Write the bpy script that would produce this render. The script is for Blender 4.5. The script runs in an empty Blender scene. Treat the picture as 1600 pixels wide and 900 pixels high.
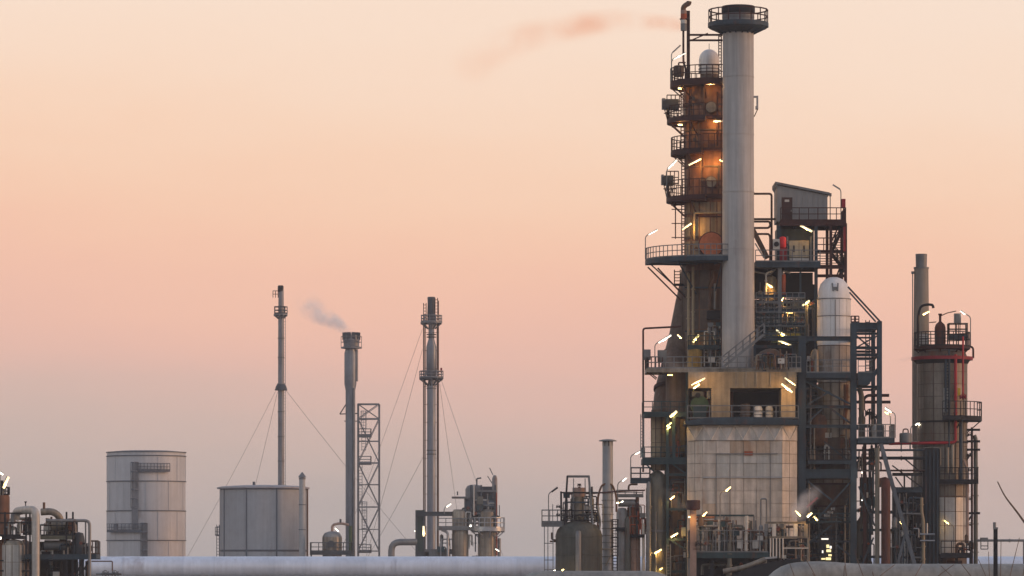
import bpy, bmesh, math, random
from mathutils import Vector
random.seed(7)
C = bpy.context.scene
D = bpy.data
COL = C.collection
R = math.radians

# ------------------------------------------------------------------ camera
# metres; the camera stands on a dike 4 m above the plant's ground and looks along +Y with a long lens
FPX, EYE, HOR, CX = 6400.0, 4.0, 888.0, 800.0
cd = D.cameras.new('camera')
cam = D.objects.new('camera', cd)
COL.objects.link(cam)
cam.location = (0, 0, EYE)
cam.rotation_euler = (R(90), 0, 0)
cd.sensor_width = 36.0
cd.lens = 36.0 * FPX / 1600.0
cd.shift_y = (HOR - 450.0) / 1600.0
cd.clip_start, cd.clip_end = 1.0, 40000.0
C.camera = cam

# ------------------------------------------------------------------ sky
SUN_EL, SUN_AZ = 6.0, -9.0            # low sun straight to the right, a little on the viewer's side (degrees from +X towards +Y)
def lin(c):
    return tuple(((v / 255) / 12.92 if v / 255 <= .04045 else ((v / 255 + .055) / 1.055) ** 2.4) for v in c)
w = D.worlds.new('World')
C.world = w
w.use_nodes = True
nt = w.node_tree
N, K = nt.nodes, nt.links
N.clear()
out = N.new('ShaderNodeOutputWorld')
bg = N.new('ShaderNodeBackground')
bg.inputs['Strength'].default_value = 1.0
tc = N.new('ShaderNodeTexCoord')
sep = N.new('ShaderNodeSeparateXYZ')
K.new(tc.outputs['Generated'], sep.inputs[0])
ramp = N.new('ShaderNodeValToRGB')
ramp.color_ramp.interpolation = 'B_SPLINE'
SKY = [(0.0, (178, 170, 168)), (.012, (188, 176, 170)), (.024, (206, 184, 173)), (.038, (220, 187, 174)),
       (.053, (238, 190, 173)), (.069, (249, 196, 172)), (.085, (252, 205, 176)), (.102, (253, 215, 187)),
       (.12, (253, 223, 200)), (.142, (253, 227, 206)), (.20, (249, 233, 220)), (.34, (232, 228, 228)),
       (.58, (190, 202, 222)), (1.0, (142, 168, 210))]
ZS = 1.0
while len(ramp.color_ramp.elements) < len(SKY):
    ramp.color_ramp.elements.new(.5)
for e, (p, c) in zip(ramp.color_ramp.elements, SKY):
    e.position = p
    e.color = (*lin(c), 1)
# thin streaky cloud: shifts the height at which the ramp is read, and the brightness by a hair
mp = N.new('ShaderNodeMapping')
mp.inputs['Scale'].default_value = (7, 7, 30)
K.new(tc.outputs['Generated'], mp.inputs[0])
nz = N.new('ShaderNodeTexNoise')
nz.inputs['Scale'].default_value = 1.0
nz.inputs['Detail'].default_value = 5
nz.inputs['Roughness'].default_value = .55
K.new(mp.outputs[0], nz.inputs['Vector'])
sh = N.new('ShaderNodeMath'); sh.operation = 'MULTIPLY_ADD'
sh.inputs[1].default_value = .034; sh.inputs[2].default_value = -.0135
K.new(nz.outputs['Fac'], sh.inputs[0])
ad = N.new('ShaderNodeMath'); ad.operation = 'ADD'
sx = N.new('ShaderNodeMath'); sx.operation = 'MULTIPLY_ADD'; sx.inputs[1].default_value = .06
K.new(sep.outputs['X'], sx.inputs[0]); K.new(sep.outputs['Z'], sx.inputs[2])
K.new(sx.outputs[0], ad.inputs[0]); K.new(sh.outputs[0], ad.inputs[1])
mx0 = N.new('ShaderNodeMath'); mx0.operation = 'MAXIMUM'; mx0.inputs[1].default_value = 0
K.new(ad.outputs[0], mx0.inputs[0])
K.new(mx0.outputs[0], ramp.inputs[0])
# the dusk zenith comes from the physical sky
sky = N.new('ShaderNodeTexSky')
sky.sky_type = 'NISHITA'
sky.sun_disc = False
sky.sun_elevation = R(SUN_EL)
sky.sun_rotation = R(90 - SUN_AZ)
skm = N.new('ShaderNodeVectorMath'); skm.operation = 'SCALE'
skm.inputs['Scale'].default_value = .15
K.new(sky.outputs[0], skm.inputs[0])
zf = N.new('ShaderNodeMapRange'); zf.interpolation_type = 'SMOOTHSTEP'
zf.inputs['From Min'].default_value = .25; zf.inputs['From Max'].default_value = .8
zf.inputs['To Max'].default_value = .35
K.new(sep.outputs['Z'], zf.inputs['Value'])
mixz = N.new('ShaderNodeMix'); mixz.data_type = 'RGBA'
K.new(zf.outputs[0], mixz.inputs['Factor'])
K.new(ramp.outputs[0], mixz.inputs['A']); K.new(skm.outputs[0], mixz.inputs['B'])
# away from the afterglow (behind the camera, -Y, and to the left) the sky is a touch brighter and cooler, added as fill
dt = N.new('ShaderNodeVectorMath'); dt.operation = 'DOT_PRODUCT'
dt.inputs[1].default_value = (.35, .94, 0)
K.new(tc.outputs['Generated'], dt.inputs[0])
af = N.new('ShaderNodeMapRange'); af.interpolation_type = 'SMOOTHSTEP'
af.inputs['From Min'].default_value = -.9; af.inputs['From Max'].default_value = .8
K.new(dt.outputs['Value'], af.inputs['Value'])
tint = N.new('ShaderNodeMix'); tint.data_type = 'RGBA'
tint.inputs['A'].default_value = (1.02, 1.07, 1.15, 1); tint.inputs['B'].default_value = (1, 1, 1, 1)
K.new(af.outputs[0], tint.inputs['Factor'])
mul = N.new('ShaderNodeMix'); mul.data_type = 'RGBA'; mul.blend_type = 'MULTIPLY'
mul.inputs['Factor'].default_value = 1
K.new(mixz.outputs['Result'], mul.inputs['A']); K.new(tint.outputs['Result'], mul.inputs['B'])
K.new(mul.outputs['Result'], bg.inputs['Color'])
K.new(bg.outputs[0], out.inputs['Surface'])

# ------------------------------------------------------------------ sun, exposure
sd = D.lights.new('sun', 'SUN')
sd.energy = 1.7
sd.angle = R(16)
sd.color = (1.0, .51, .24)
so = D.objects.new('sun', sd)
COL.objects.link(so)
tos = Vector((math.cos(R(SUN_EL)) * math.cos(R(SUN_AZ)), math.cos(R(SUN_EL)) * math.sin(R(SUN_AZ)), math.sin(R(SUN_EL))))
so.rotation_euler = tos.to_track_quat('Z', 'Y').to_euler()
so.location = (300, 500, 200)
vs = C.view_settings
vs.view_transform = 'Standard'; vs.look = 'None'; vs.exposure = 0; vs.gamma = 1; vs.use_curve_mapping = False
C.cycles.use_denoising = True
C.cycles.max_bounces = 6
C.cycles.volume_bounces = 3
C.cycles.caustics_reflective = False
C.cycles.caustics_refractive = False

# ------------------------------------------------------------------ materials
MT = {}
def mat(name, col, rough=.6, metal=0, var=.3, scale=.5, streak=0, rust=0, rnd=.08, bump=0, rustcol=(.12, .045, .02)):
    if name in MT: return MT[name]
    m = D.materials.new(name); MT[name] = m
    m.use_nodes = True
    t = m.node_tree; n, k = t.nodes, t.links
    b = n['Principled BSDF']
    b.inputs['Roughness'].default_value = rough
    b.inputs['Metallic'].default_value = metal
    if not metal: b.inputs['Specular IOR Level'].default_value = .22
    geo = n.new('ShaderNodeNewGeometry')
    def noise(sc, vec=None, det=5):
        x = n.new('ShaderNodeTexNoise'); x.inputs['Scale'].default_value = sc; x.inputs['Detail'].default_value = det
        x.inputs['Roughness'].default_value = .62
        k.new(vec or geo.outputs['Position'], x.inputs['Vector']); return x.outputs['Fac']
    def rng(v, a, b_, c, d):
        x = n.new('ShaderNodeMapRange')
        for q, s in zip((a, b_, c, d), ('From Min', 'From Max', 'To Min', 'To Max')): x.inputs[s].default_value = q
        k.new(v, x.inputs['Value']); return x.outputs[0]
    def mulf(a, b_):
        x = n.new('ShaderNodeMath'); x.operation = 'MULTIPLY'; k.new(a, x.inputs[0]); k.new(b_, x.inputs[1]); return x.outputs[0]
    n1 = noise(scale)
    f = rng(n1, .3, .7, 1 - var, 1 + var * .55)
    f = mulf(f, rng(noise(scale * 7), .3, .7, 1 - var * .35, 1 + var * .3))
    if streak:
        mpn = n.new('ShaderNodeMapping'); mpn.inputs['Scale'].default_value = (2.2, 2.2, .1)
        k.new(geo.outputs['Position'], mpn.inputs[0])
        f = mulf(f, rng(noise(1.0, mpn.outputs[0], 6), .35, .68, 1 - streak, 1.08))
    oi = n.new('ShaderNodeObjectInfo')
    f = mulf(f, rng(oi.outputs['Random'], 0, 1, 1 - rnd, 1 + rnd))
    rgb = n.new('ShaderNodeVectorMath'); rgb.operation = 'SCALE'
    rgb.inputs[0].default_value = col
    k.new(f, rgb.inputs['Scale'])
    o = rgb.outputs[0]
    if rust:
        mpn = n.new('ShaderNodeMapping'); mpn.inputs['Scale'].default_value = (1.1, 1.1, .35)
        k.new(geo.outputs['Position'], mpn.inputs[0])
        rf = rng(noise(scale * 1.6, mpn.outputs[0], 8), .62 - rust * .3, .78 - rust * .25, 0, .85)
        x = n.new('ShaderNodeMix'); x.data_type = 'RGBA'; x.inputs['B'].default_value = (*rustcol, 1)
        k.new(rf, x.inputs['Factor']); k.new(o, x.inputs['A']); o = x.outputs['Result']
    k.new(o, b.inputs['Base Color'])
    rr = rng(n1, .3, .7, max(.05, rough - .12), min(1, rough + .15))
    k.new(rr, b.inputs['Roughness'])
    if bump:
        bp = n.new('ShaderNodeBump'); bp.inputs['Strength'].default_value = bump; bp.inputs['Distance'].default_value = .05
        k.new(noise(scale * 4), bp.inputs['Height']); k.new(bp.outputs[0], b.inputs['Normal'])
    return m
def glow(name, col, strength):
    if name in MT: return MT[name]
    m = D.materials.new(name); MT[name] = m; m.use_nodes = True
    b = m.node_tree.nodes['Principled BSDF']
    b.inputs['Base Color'].default_value = (.8, .8, .75, 1)
    b.inputs['Emission Color'].default_value = (*col, 1)
    b.inputs['Emission Strength'].default_value = strength
    return m

NAVY = mat('navy_steel', (.036, .060, .080), .55, 0, .35, .6, .25, .15)
TEAL = mat('teal_steel', (.030, .062, .072), .55, 0, .35, .5, .25, .15)
BLACK = mat('sooty_steel_and_dark_fill', (.016, .018, .022), .7, 0, .35, .8)  # black steel; also colours the sheets added to fill gaps with darkness
MAROON = mat('maroon_steel', (.058, .022, .020), .65, 0, .4, .8, .3)
RUSTY = mat('rusty_shell', (.29, .140, .080), .62, 0, .45, .35, .45, .5)
BROWN = mat('brown_shell', (.135, .10, .078), .65, 0, .45, .35, .4, .35)
BRICKRED = mat('red_oxide', (.34, .085, .040), .65, 0, .35, .6, .2)
STEELG = mat('grey_steel', (.16, .17, .175), .55, .2, .3, .6, .2, .1)
PIPEG = mat('grey_pipe', (.22, .22, .215), .5, .3, .3, .5, .2, .12)
PIPEB = mat('brown_pipe', (.13, .075, .048), .6, 0, .3, .5, .2, .2)
CHIM = mat('chimney_paint', (.39, .38, .365), .62, 0, .16, .14, .26, .04)
CLAD = mat('aluminium_cladding', (.44, .43, .40), .5, .25, .25, .3, .25, 0, .1)
DCLAD = mat('dirty_cladding', (.30, .265, .21), .48, .35, .4, .25, .45, .12, .14)
FURN = mat('furnace_panel', (.56, .495, .42), .58, .15, .3, .22, .3, .10, .10, rustcol=(.30, .14, .07))
FURNR = mat('furnace_panel_rusty', (.52, .40, .29), .6, .05, .3, .3, .35, .35, .1, rustcol=(.34, .17, .07))
FURNG = mat('furnace_panel_grey', (.48, .475, .44), .55, .15, .25, .22, .25, 0, .08)
BEIGE = mat('beige_concrete', (.36, .29, .19), .8, 0, .3, .35, .35, 0, .05, .2)
GREYGREEN = mat('greygreen_vessel', (.14, .138, .11), .6, .1, .35, .3, .4, .15)
WHITE = mat('white_shell', (.72, .70, .67), .5, 0, .12, .25, .12, .03, .03)
OFFW = mat('offwhite_paint', (.55, .53, .48), .55, 0, .2, .5, .2)
SHED = mat('shed_cladding', (.26, .26, .255), .6, .1, .15, .3, .2)
DOOR = mat('brown_door', (.055, .028, .025), .6)
RED = mat('red_paint', (.42, .025, .035), .5, 0, .25, .6, .1)
DRED = mat('dark_red_paint', (.26, .022, .030), .55, 0, .3, .6, .15)
GREEN = mat('green_paint', (.055, .095, .045), .6, 0, .35, 1.0)
YELLOW = mat('yellow_paint', (.50, .36, .03), .6, 0, .3, .8, .2)
TANKG = mat('tank_paint', (.45, .46, .47), .6, .1, .14, .11, .08, .02)
TANKL = mat('tank_line', (.10, .115, .135), .6, 0, .2, .2)
GALV = mat('galvanised', (.34, .36, .38), .42, .6, .2, .3, .15, .06)
STACKG = mat('stack_grey', (.20, .21, .225), .5, .3, .3, .2, .25, .08)
FARDARK = mat('far_dark_steel', (.06, .072, .082), .6, 0, .3, .3)
PIPEW = mat('main_pipe_clad', (.70, .745, .81), .48, .15, .11, .12, .09, .02, .05)
PIPEN = mat('near_pipe_clad', (.29, .275, .24), .6, .05, .35, .25, .2, 0, .05)
POST = mat('pink_concrete', (.36, .25, .20), .8, 0, .25, .6, .3)
TWIG = mat('twig_bark', (.20, .145, .115), .85, 0, .3, 3)
SOIL = mat('soil_and_grass', (.09, .085, .055), .95, 0, .5, .15, 0, 0, 0, .4)
PAVE = mat('bounce_paving', (.26, .25, .235), .9, 0, .3, .4)  # unseen yard, made pale to bounce light up onto the plant
ALLOY = mat('bare_steel', (.38, .38, .38), .35, .8, .2, 1)
TUBE = glow('lit_tube', (1.0, .84, .48), 1.2)
TUBEW = glow('lit_tube_white', (1.0, .94, .82), 1.15)
TUBEY = glow('lit_tube_yellow', (1.0, .80, .28), 1.15)
UNLIT = mat('unlit_diffuser', (.5, .5, .48), .4)

# ------------------------------------------------------------------ geometry collector
# Each thing is drawn on a plan of its own at distance Y: across x, away from the viewer d, down y, all in units of Y/6400 m
YY = 400.0; KK = YY / FPX
def at(Y):
    global YY, KK
    YY = float(Y); KK = YY / FPX
def W(p):
    return Vector(((p[0] - CX) * KK, YY + p[1] * KK, EYE + (HOR - p[2]) * KK))
def GR():                              # y of the ground on the present plan
    return HOR + EYE / KK
WP = {}
def wp(o): return WP[o.name] if o is not None else Vector((0, 0, 0))

def fillet(pts, b):
    pts = [Vector(p) for p in pts]
    if b <= 0 or len(pts) < 3: return pts
    o = [pts[0]]
    for i in range(1, len(pts) - 1):
        p, a, c = pts[i], pts[i - 1], pts[i + 1]
        la, lc = (a - p).length, (c - p).length
        t = min(b, la * .49, lc * .49)
        s, e = p + (a - p) * (t / la), p + (c - p) * (t / lc)
        for j in range(5):
            u = j / 4
            o.append(s * (1 - u) ** 2 + p * 2 * u * (1 - u) + e * u * u)
    return o + [pts[-1]]

class G:
    def __init__(s): s.v = []; s.f = []
    def add(s, vs, fs):
        o = len(s.v); s.v += [tuple(v) for v in vs]; s.f += [tuple(i + o for i in f) for f in fs]; return s
    def box(s, x0, x1, d0, d1, y0, y1):
        vs = [(x, d, y) for x in (x0, x1) for d in (d0, d1) for y in (y0, y1)]
        return s.add(vs, [(0, 1, 3, 2), (4, 6, 7, 5), (0, 4, 5, 1), (2, 3, 7, 6), (0, 2, 6, 4), (1, 5, 7, 3)])
    def prism(s, poly, d0, d1):            # polygon in x, y pushed back from d0 to d1
        n = len(poly)
        vs = [(x, d0, y) for x, y in poly] + [(x, d1, y) for x, y in poly]
        return s.add(vs, [tuple(range(n)), tuple(range(2 * n - 1, n - 1, -1))] + [(i, (i + 1) % n, n + (i + 1) % n, n + i) for i in range(n)])
    def _frame(s, p, q):
        u = (q - p).normalized()
        a = Vector((0, 0, 1)) if abs(u.z) < .95 else Vector((0, 1, 0))
        sd = u.cross(a).normalized(); up = sd.cross(u).normalized()
        return sd, up
    def sweep(s, p, q, prof):
        p, q = Vector(p), Vector(q)
        sd, up = s._frame(p, q); n = len(prof)
        vs = [p + sd * a + up * b for a, b in prof] + [q + sd * a + up * b for a, b in prof]
        return s.add(vs, [tuple(range(n)), tuple(range(2 * n - 1, n - 1, -1))] + [(i, (i + 1) % n, n + (i + 1) % n, n + i) for i in range(n)])
    def bar(s, p, q, w, h=None):
        h = (h or w) / 2; w = w / 2
        return s.sweep(p, q, [(-w, -h), (w, -h), (w, h), (-w, h)])
    def hbeam(s, p, q, w, h):              # rolled H section: w across, h along the web
        a, b = w / 2, h / 2; t = max(.9, h * .13); e = max(.5, w * .09)
        return s.sweep(p, q, [(-a, -b), (a, -b), (a, -b + t), (e, -b + t), (e, b - t), (a, b - t), (a, b), (-a, b), (-a, b - t), (-e, b - t), (-e, -b + t), (-a, -b + t)])
    def tube(s, pts, r, n=8, bend=0, r1=None):
        P = fillet(pts, bend); m = len(P)
        r1 = r if r1 is None else r1
        sd = None; vs = []
        for i in range(m):
            t = ((P[min(i + 1, m - 1)] - P[i]).normalized() + (P[i] - P[max(i - 1, 0)]).normalized())
            if t.length < 1e-6: t = P[min(i + 1, m - 1)] - P[i]
            t.normalize()
            if sd is None:
                a = Vector((0, 0, 1)) if abs(t.z) < .95 else Vector((0, 1, 0)); sd = t.cross(a).normalized()
            else:
                sd = (sd - t * sd.dot(t)).normalized()
            up = t.cross(sd)
            rr = r + (r1 - r) * i / (m - 1)
            for j in range(n):
                an = 2 * math.pi * j / n
                vs.append(P[i] + sd * (rr * math.cos(an)) + up * (rr * math.sin(an)))
        fs = [(i * n + j, i * n + (j + 1) % n, (i + 1) * n + (j + 1) % n, (i + 1) * n + j) for i in range(m - 1) for j in range(n)]
        fs += [tuple(range(n - 1, -1, -1)), tuple((m - 1) * n + j for j in range(n))]
        return s.add(vs, fs)
    def rev(s, x, d, prof, n=24, a0=0, a1=360, loop=False):   # profile (r, y) turned about the upright axis
        full = abs(a1 - a0) >= 359.9; m = len(prof); c = n if full else n + 1
        vs = []
        for i in range(c):
            a = R(a0 + (a1 - a0) * i / n); ca, sa = math.cos(a), math.sin(a)
            vs += [(x + r * ca, d + r * sa, y) for r, y in prof]
        fs = []
        e = m if loop else m - 1
        for i in range(n):
            i2 = (i + 1) % c
            fs += [(i * m + j, i2 * m + j, i2 * m + (j + 1) % m, i * m + (j + 1) % m) for j in range(e)]
        if not loop:
            for j in (0, m - 1):
                if prof[j][0] > .02 and full: fs.append(tuple(i * m + j for i in range(c)))
        elif not full:
            fs += [tuple(range(m)), tuple(n * m + j for j in range(m))]
        return s.add(vs, fs)
    def cyl(s, x, d, y0, y1, r, r1=None, n=24): return s.rev(x, d, [(r, y0), (r if r1 is None else r1, y1)], n)
    def dome(s, x, d, y, r, h, n=24, up=True, k=6):
        sg = -1 if up else 1
        return s.rev(x, d, [(max(.01, r * math.cos(math.pi / 2 * i / k)), y + sg * h * math.sin(math.pi / 2 * i / k)) for i in range(k + 1)], n)
    def ring(s, x, d, y, rin, rout, th, a0=0, a1=360, n=32):
        return s.rev(x, d, [(rin, y), (rout, y), (rout, y + th), (rin, y + th)], n, a0, a1, True)
    def disc(s, x, d, y, th, r, n=16):     # round plate facing the viewer
        return s.tube([(x, d, y), (x, d + th, y)], r, n)
    def rail(s, pts, h, step=10, t=.62, closed=False, toe=True):     # handrail along deck edge points (y = deck level)
        P = [Vector(p) for p in pts]
        if closed: P.append(P[0])
        for a, b in zip(P, P[1:]):
            L = (b - a).length
            if L < .01: continue
            k = max(1, round(L / step))
            for i in range(k):
                q = a + (b - a) * (i / k)
                s.bar(q, q - Vector((0, 0, h)), t * 2)
            for f, w in ((1, 1.15), (.52, 1)):
                o = Vector((0, 0, h * f)); s.bar(a - o, b - o, t * 1.9 * w)
            if toe: s.bar(a - Vector((0, 0, 1)), b - Vector((0, 0, 1)), .5, 2.0)
        if not closed: s.bar(P[-1], P[-1] - Vector((0, 0, h)), t * 2)
        return s
    def rail_arc(s, x, d, y, r, h, a0=0, a1=360, n=None, t=.62):
        n = n or max(4, int(abs(a1 - a0) / 360 * 2 * math.pi * r / 9))
        full = abs(a1 - a0) >= 359.9
        pts = [(x + r * math.cos(R(a0 + (a1 - a0) * i / n)), d + r * math.sin(R(a0 + (a1 - a0) * i / n)), y) for i in range(n + (0 if full else 1))]
        return s.rail(pts, h, 1e9, t, full)
    def ladder(s, x, d, y0, y1, w=7, t=.55, cage=0, axis='x', step=4.8):
        o = (lambda a, b=0: (x + a, d + b)) if axis == 'x' else (lambda a, b=0: (x + b, d + a))
        for a in (-w / 2, w / 2):
            s.bar((*o(a), y0), (*o(a), y1), t * 2)
        y = y0 + 3
        while y < y1:
            s.bar((*o(-w / 2), y), (*o(w / 2), y), t * 1.5); y += step
        if cage:
            y = y0
            while y < y1 - 30:
                pts = [(*o(-w / 2), y), (*o(-w * .75, -cage * .6), y), (*o(0, -cage), y), (*o(w * .75, -cage * .6), y), (*o(w / 2), y)]
                s.tube(pts, t, 4, 2); y += 14
            for a, b in ((-w * .75, -cage * .6), (0, -cage), (w * .75, -cage * .6)):
                s.bar((*o(a, b), y0), (*o(a, b), max(y0 + 1, y - 14)), t * 1.2)
        return s
    def stair(s, p, q, w, t=.9):           # straight flight from foot p to head q, w deep in d
        p, q = Vector(p), Vector(q)
        for dd in (-w / 2, w / 2):
            o = Vector((0, dd, 0)); s.bar(p + o, q + o, 1.4, 4)
            h = Vector((0, 0, 17))
            s.bar(p + o - h, q + o - h, t * 1.6); s.bar(p + o - h * .5, q + o - h * .5, t * 1.3)
            k = max(2, int((q - p).length / 13))
            for i in range(k + 1):
                z = p + o + (q - p) * (i / k); s.bar(z, z - h, t * 1.6)
        k = max(3, int(abs(q.z - p.z) / 3.2))
        for i in range(1, k):
            z = p + (q - p) * (i / k); s.box(z.x - 2, z.x + 2, z.y - w / 2, z.y + w / 2, z.z - .3, z.z + .4)
        return s

    def build(s, name, m, parent=None, label=None):
        vs = [W(v) for v in s.v]
        xs, ys, zs = [v.x for v in vs], [v.y for v in vs], [v.z for v in vs]
        c = Vector(((min(xs) + max(xs)) / 2, (min(ys) + max(ys)) / 2, min(zs)))
        me = D.meshes.new(name)
        me.from_pydata([v - c for v in vs], [], s.f)
        bm = bmesh.new(); bm.from_mesh(me)
        bmesh.ops.recalc_face_normals(bm, faces=bm.faces)
        for f in bm.faces: f.smooth = True
        bm.to_mesh(me); bm.free()
        me.set_sharp_from_angle(angle=.65)
        me.materials.append(m)
        o = D.objects.new(name, me); COL.objects.link(o)
        WP[o.name] = c
        if parent is not None: o.parent = parent
        o.location = c - wp(parent)
        if label: o['label'] = label
        return o

def tag(o, label, cat, group=None):
    o['label'] = label; o['category'] = cat
    if group: o['group'] = group
    return o
def thing(name, label, cat, px, py, group=None, d=0):
    o = D.objects.new(name, None); COL.objects.link(o)
    o.empty_display_size = .5
    o.location = W((px, d, py)); WP[o.name] = o.location.copy()
    return tag(o, label, cat, group)
def solo(g, name, m, label, cat, group=None): return tag(g.build(name, m), label, cat, group)
def kind(o, k): o['kind'] = k; return o

def ring_deck(par, x, d, y, rin, rout, m, a0=0, a1=360, th=4, h=18, rm=None, name='platform', brackets=True):
    p = G().ring(x, d, y, rin, rout, th, a0, a1).build(name, m, par)
    G().rail_arc(x, d, y, rout - .8, h, a0, a1).build('handrail', rm or m, p)
    if brackets:
        g = G(); n = max(2, int(abs(a1 - a0) / 40))
        for i in range(n):
            a = R(a0 + (a1 - a0) * (i + .5) / n)
            ca, sa = math.cos(a), math.sin(a)
            g.bar((x + rout * .97 * ca, d + rout * .97 * sa, y + th), (x + rin * ca, d + rin * sa, y + th + (rout - rin) * .8), 1.6)
            g.bar((x + rout * .98 * ca, d + rout * .98 * sa, y + th + 1), (x + rin * ca, d + rin * sa, y + th + 1), 1.2, 2)
        g.build('bracket', m, p)
    return p
def deck(par, x0, x1, d0, d1, y, m, th=4, sides='flrb', h=18, rm=None, name='platform'):
    g = G().box(x0, x1, d0, d1, y, y + 1.4)
    g.hbeam((x0, d0 + 1, y + th / 2 + 1), (x1, d0 + 1, y + th / 2 + 1), 2.5, th)
    g.hbeam((x0, d1 - 1, y + th / 2 + 1), (x1, d1 - 1, y + th / 2 + 1), 2.5, th)
    k = max(1, int((x1 - x0) / 25))
    for i in range(k + 1):
        x = x0 + 1 + (x1 - x0 - 2) * i / k
        g.bar((x, d0 + 3, y + th / 2 + .7), (x, d1 - 3, y + th / 2 + .7), 1.6, th * .8)
    p = g.build(name, m, par)
    if sides:
        g = G()
        e = .8
        c = {'f': ((x0 + e, d0 + e), (x1 - e, d0 + e)), 'b': ((x0 + e, d1 - e), (x1 - e, d1 - e)), 'l': ((x0 + e, d0 + e), (x0 + e, d1 - e)), 'r': ((x1 - e, d0 + e), (x1 - e, d1 - e))}
        for q in sides: g.rail([(*a, y) for a in c[q]], h, 14)
        g.build('handrail', rm or m, p)
    return p
def beam(par, p, q, w, h, m, name='beam'): return G().hbeam(p, q, w, h).build(name, m, par)
def post(par, x, d, y0, y1, w, m, name='column', h=None):
    # H section with its flanges seen from the front
    a, b = w / 2, (h or w) / 2; t = max(.8, w * .13)
    g = G(); z = [(-a, -b), (a, -b), (a, -b + t), (t * .6, -b + t), (t * .6, b - t), (a, b - t), (a, b), (-a, b), (-a, b - t), (-t * .6, b - t), (-t * .6, -b + t), (-a, -b + t)]
    n = len(z)
    vs = [(x + p, d + q, y0) for p, q in z] + [(x + p, d + q, y1) for p, q in z]
    g.add(vs, [tuple(range(n)), tuple(range(2 * n - 1, n - 1, -1))] + [(i, (i + 1) % n, n + (i + 1) % n, n + i) for i in range(n)])
    return g.build(name, m, par)
def brace(par, p, q, w, m): return G().bar(p, q, w).build('brace', m, par)
def pipe(par, pts, r, m, bend=None, fl=None, n=10, name='pipe'):
    g = G().tube(pts, r, n, r * 2.2 if bend is None else bend)
    if fl:
        P = [Vector(p) for p in pts]
        for a, b in zip(P, P[1:]):
            L = (b - a).length; k = int(L / fl)
            u = (b - a).normalized()
            for i in range(1, k + 1):
                c = a + (b - a) * (i / (k + 1)); g.tube([c - u * .7, c + u * .7], r * 1.35 + .4, n)
    return g.build(name, m, par)
def clad(par, x, d, y0, y1, r, rows, cols, m, th=.8, gap=.7, phase=0, stag=False, name='panel', r1=None):
    # sheet-metal panels round a vessel: every panel an object, all sharing one mesh
    h = (y1 - y0) / rows; seg = 4; da = 360 / cols
    g = G()
    ga = math.degrees(gap / r)
    g.rev(0, 0, [(r, 0), (r + th, 0), (r + th, -(h - gap)), (r, -(h - gap))], seg, -da / 2 + ga, da / 2 - ga, True)
    me = D.meshes.new(name)
    me.from_pydata([Vector((v[0] * KK, v[1] * KK, -v[2] * KK)) for v in g.v], [], g.f)
    bm = bmesh.new(); bm.from_mesh(me); bmesh.ops.recalc_face_normals(bm, faces=bm.faces)
    for f in bm.faces: f.smooth = True
    bm.to_mesh(me); bm.free(); me.set_sharp_from_angle(angle=.6)
    me.materials.append(m)
    b = wp(par)
    for i in range(rows):
        for j in range(cols):
            o = D.objects.new(name, me); COL.objects.link(o); o.parent = par
            o.location = W((x, d, y1 - i * h)) - b
            o.rotation_euler = (0, 0, R(phase + da * (j + (.5 if stag and i % 2 else 0))))
def valve(par, x, d, y, r, m=None, wm=None, ax='x'):
    g = G()
    e = Vector((r * 1.6, 0, 0)) if ax == 'x' else Vector((0, 0, r * 1.6))
    p = Vector((x, d, y))
    g.tube([p - e, p - e * .2], r * 1.15, 8, 0, r * .6); g.tube([p + e * .2, p + e], r * .6, 8, 0, r * 1.15)
    g.tube([p - e * 1.05, p - e * .85], r * 1.35, 8); g.tube([p + e * .85, p + e * 1.05], r * 1.35, 8)
    g.tube([p, p + Vector((0, -r * 2.4, -r * .4))], r * .3, 6)
    v = g.build('valve', m or STEELG, par)
    c = p + Vector((0, -r * 2.4, -r * .4))
    pts = [c + Vector((r * 1.2 * math.cos(t), 0, r * 1.2 * math.sin(t))) for t in [2 * math.pi * i / 10 for i in range(11)]]
    G().tube(pts, r * .2, 5).bar(pts[0], pts[5], r * .25).bar(pts[2], pts[7], r * .25).build('handwheel', wm or BRICKRED, v)
    return v
LAMPG = 'tube lamps lighting the plant'
def lamp(label, p, q, mount=None, d=0, lit=TUBE, r=1.55, name='tube_lamp', power=60, ldx=0, ldd=-3):
    # p, q: ends of the tube; mount: points of the pole or bracket that carries it
    x, y = (p[0] + q[0]) / 2, (p[1] + q[1]) / 2
    ln = math.hypot(q[0] - p[0], q[1] - p[1])
    if mount is None: mount = [(x, d + 8, y - 1), (x, d + 1.5, y - 1.6)]
    base = mount[0]
    t = thing(name, label, 'lamp', base[0], base[2], LAMPG, base[1])
    nx, ny = (q[1] - p[1]) / max(ln, .1), -(q[0] - p[0]) / max(ln, .1)
    if ny > 0: nx, ny = -nx, -ny
    G().tube([(p[0], d, p[1]), (q[0], d, q[1])], r * .82, 8).build('tube', lit, t)
    if lit in (TUBE, TUBEW, TUBEY):
        ld_ = D.lights.new('lamp_light', 'POINT')
        ld_.energy = power * (.35 if lit is TUBEW else .5 if lit is TUBEY else 1); ld_.shadow_soft_size = .06
        ld_.color = (1.0, .86, .66) if lit is TUBEW else (1.0, .50, .12) if lit is TUBE else (1.0, .57, .12)
        lo = D.objects.new('lamp_light', ld_); COL.objects.link(lo); lo.parent = t
        lo.location = W((x + ldx, d + ldd, y + 3)) - wp(t)
    o = r * 1.05
    G().sweep((p[0] + nx * o, d, p[1] + ny * o), (q[0] + nx * o, d, q[1] + ny * o), [(-r * 1.2, -.4), (r * 1.2, -.4), (r * 1.2, .5), (-r * 1.2, .5)]).build('reflector', STEELG, t)
    G().tube(mount, .75, 6, 6).build('bracket' if len(mount) < 3 else 'pole', STEELG, t)
    return t
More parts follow.
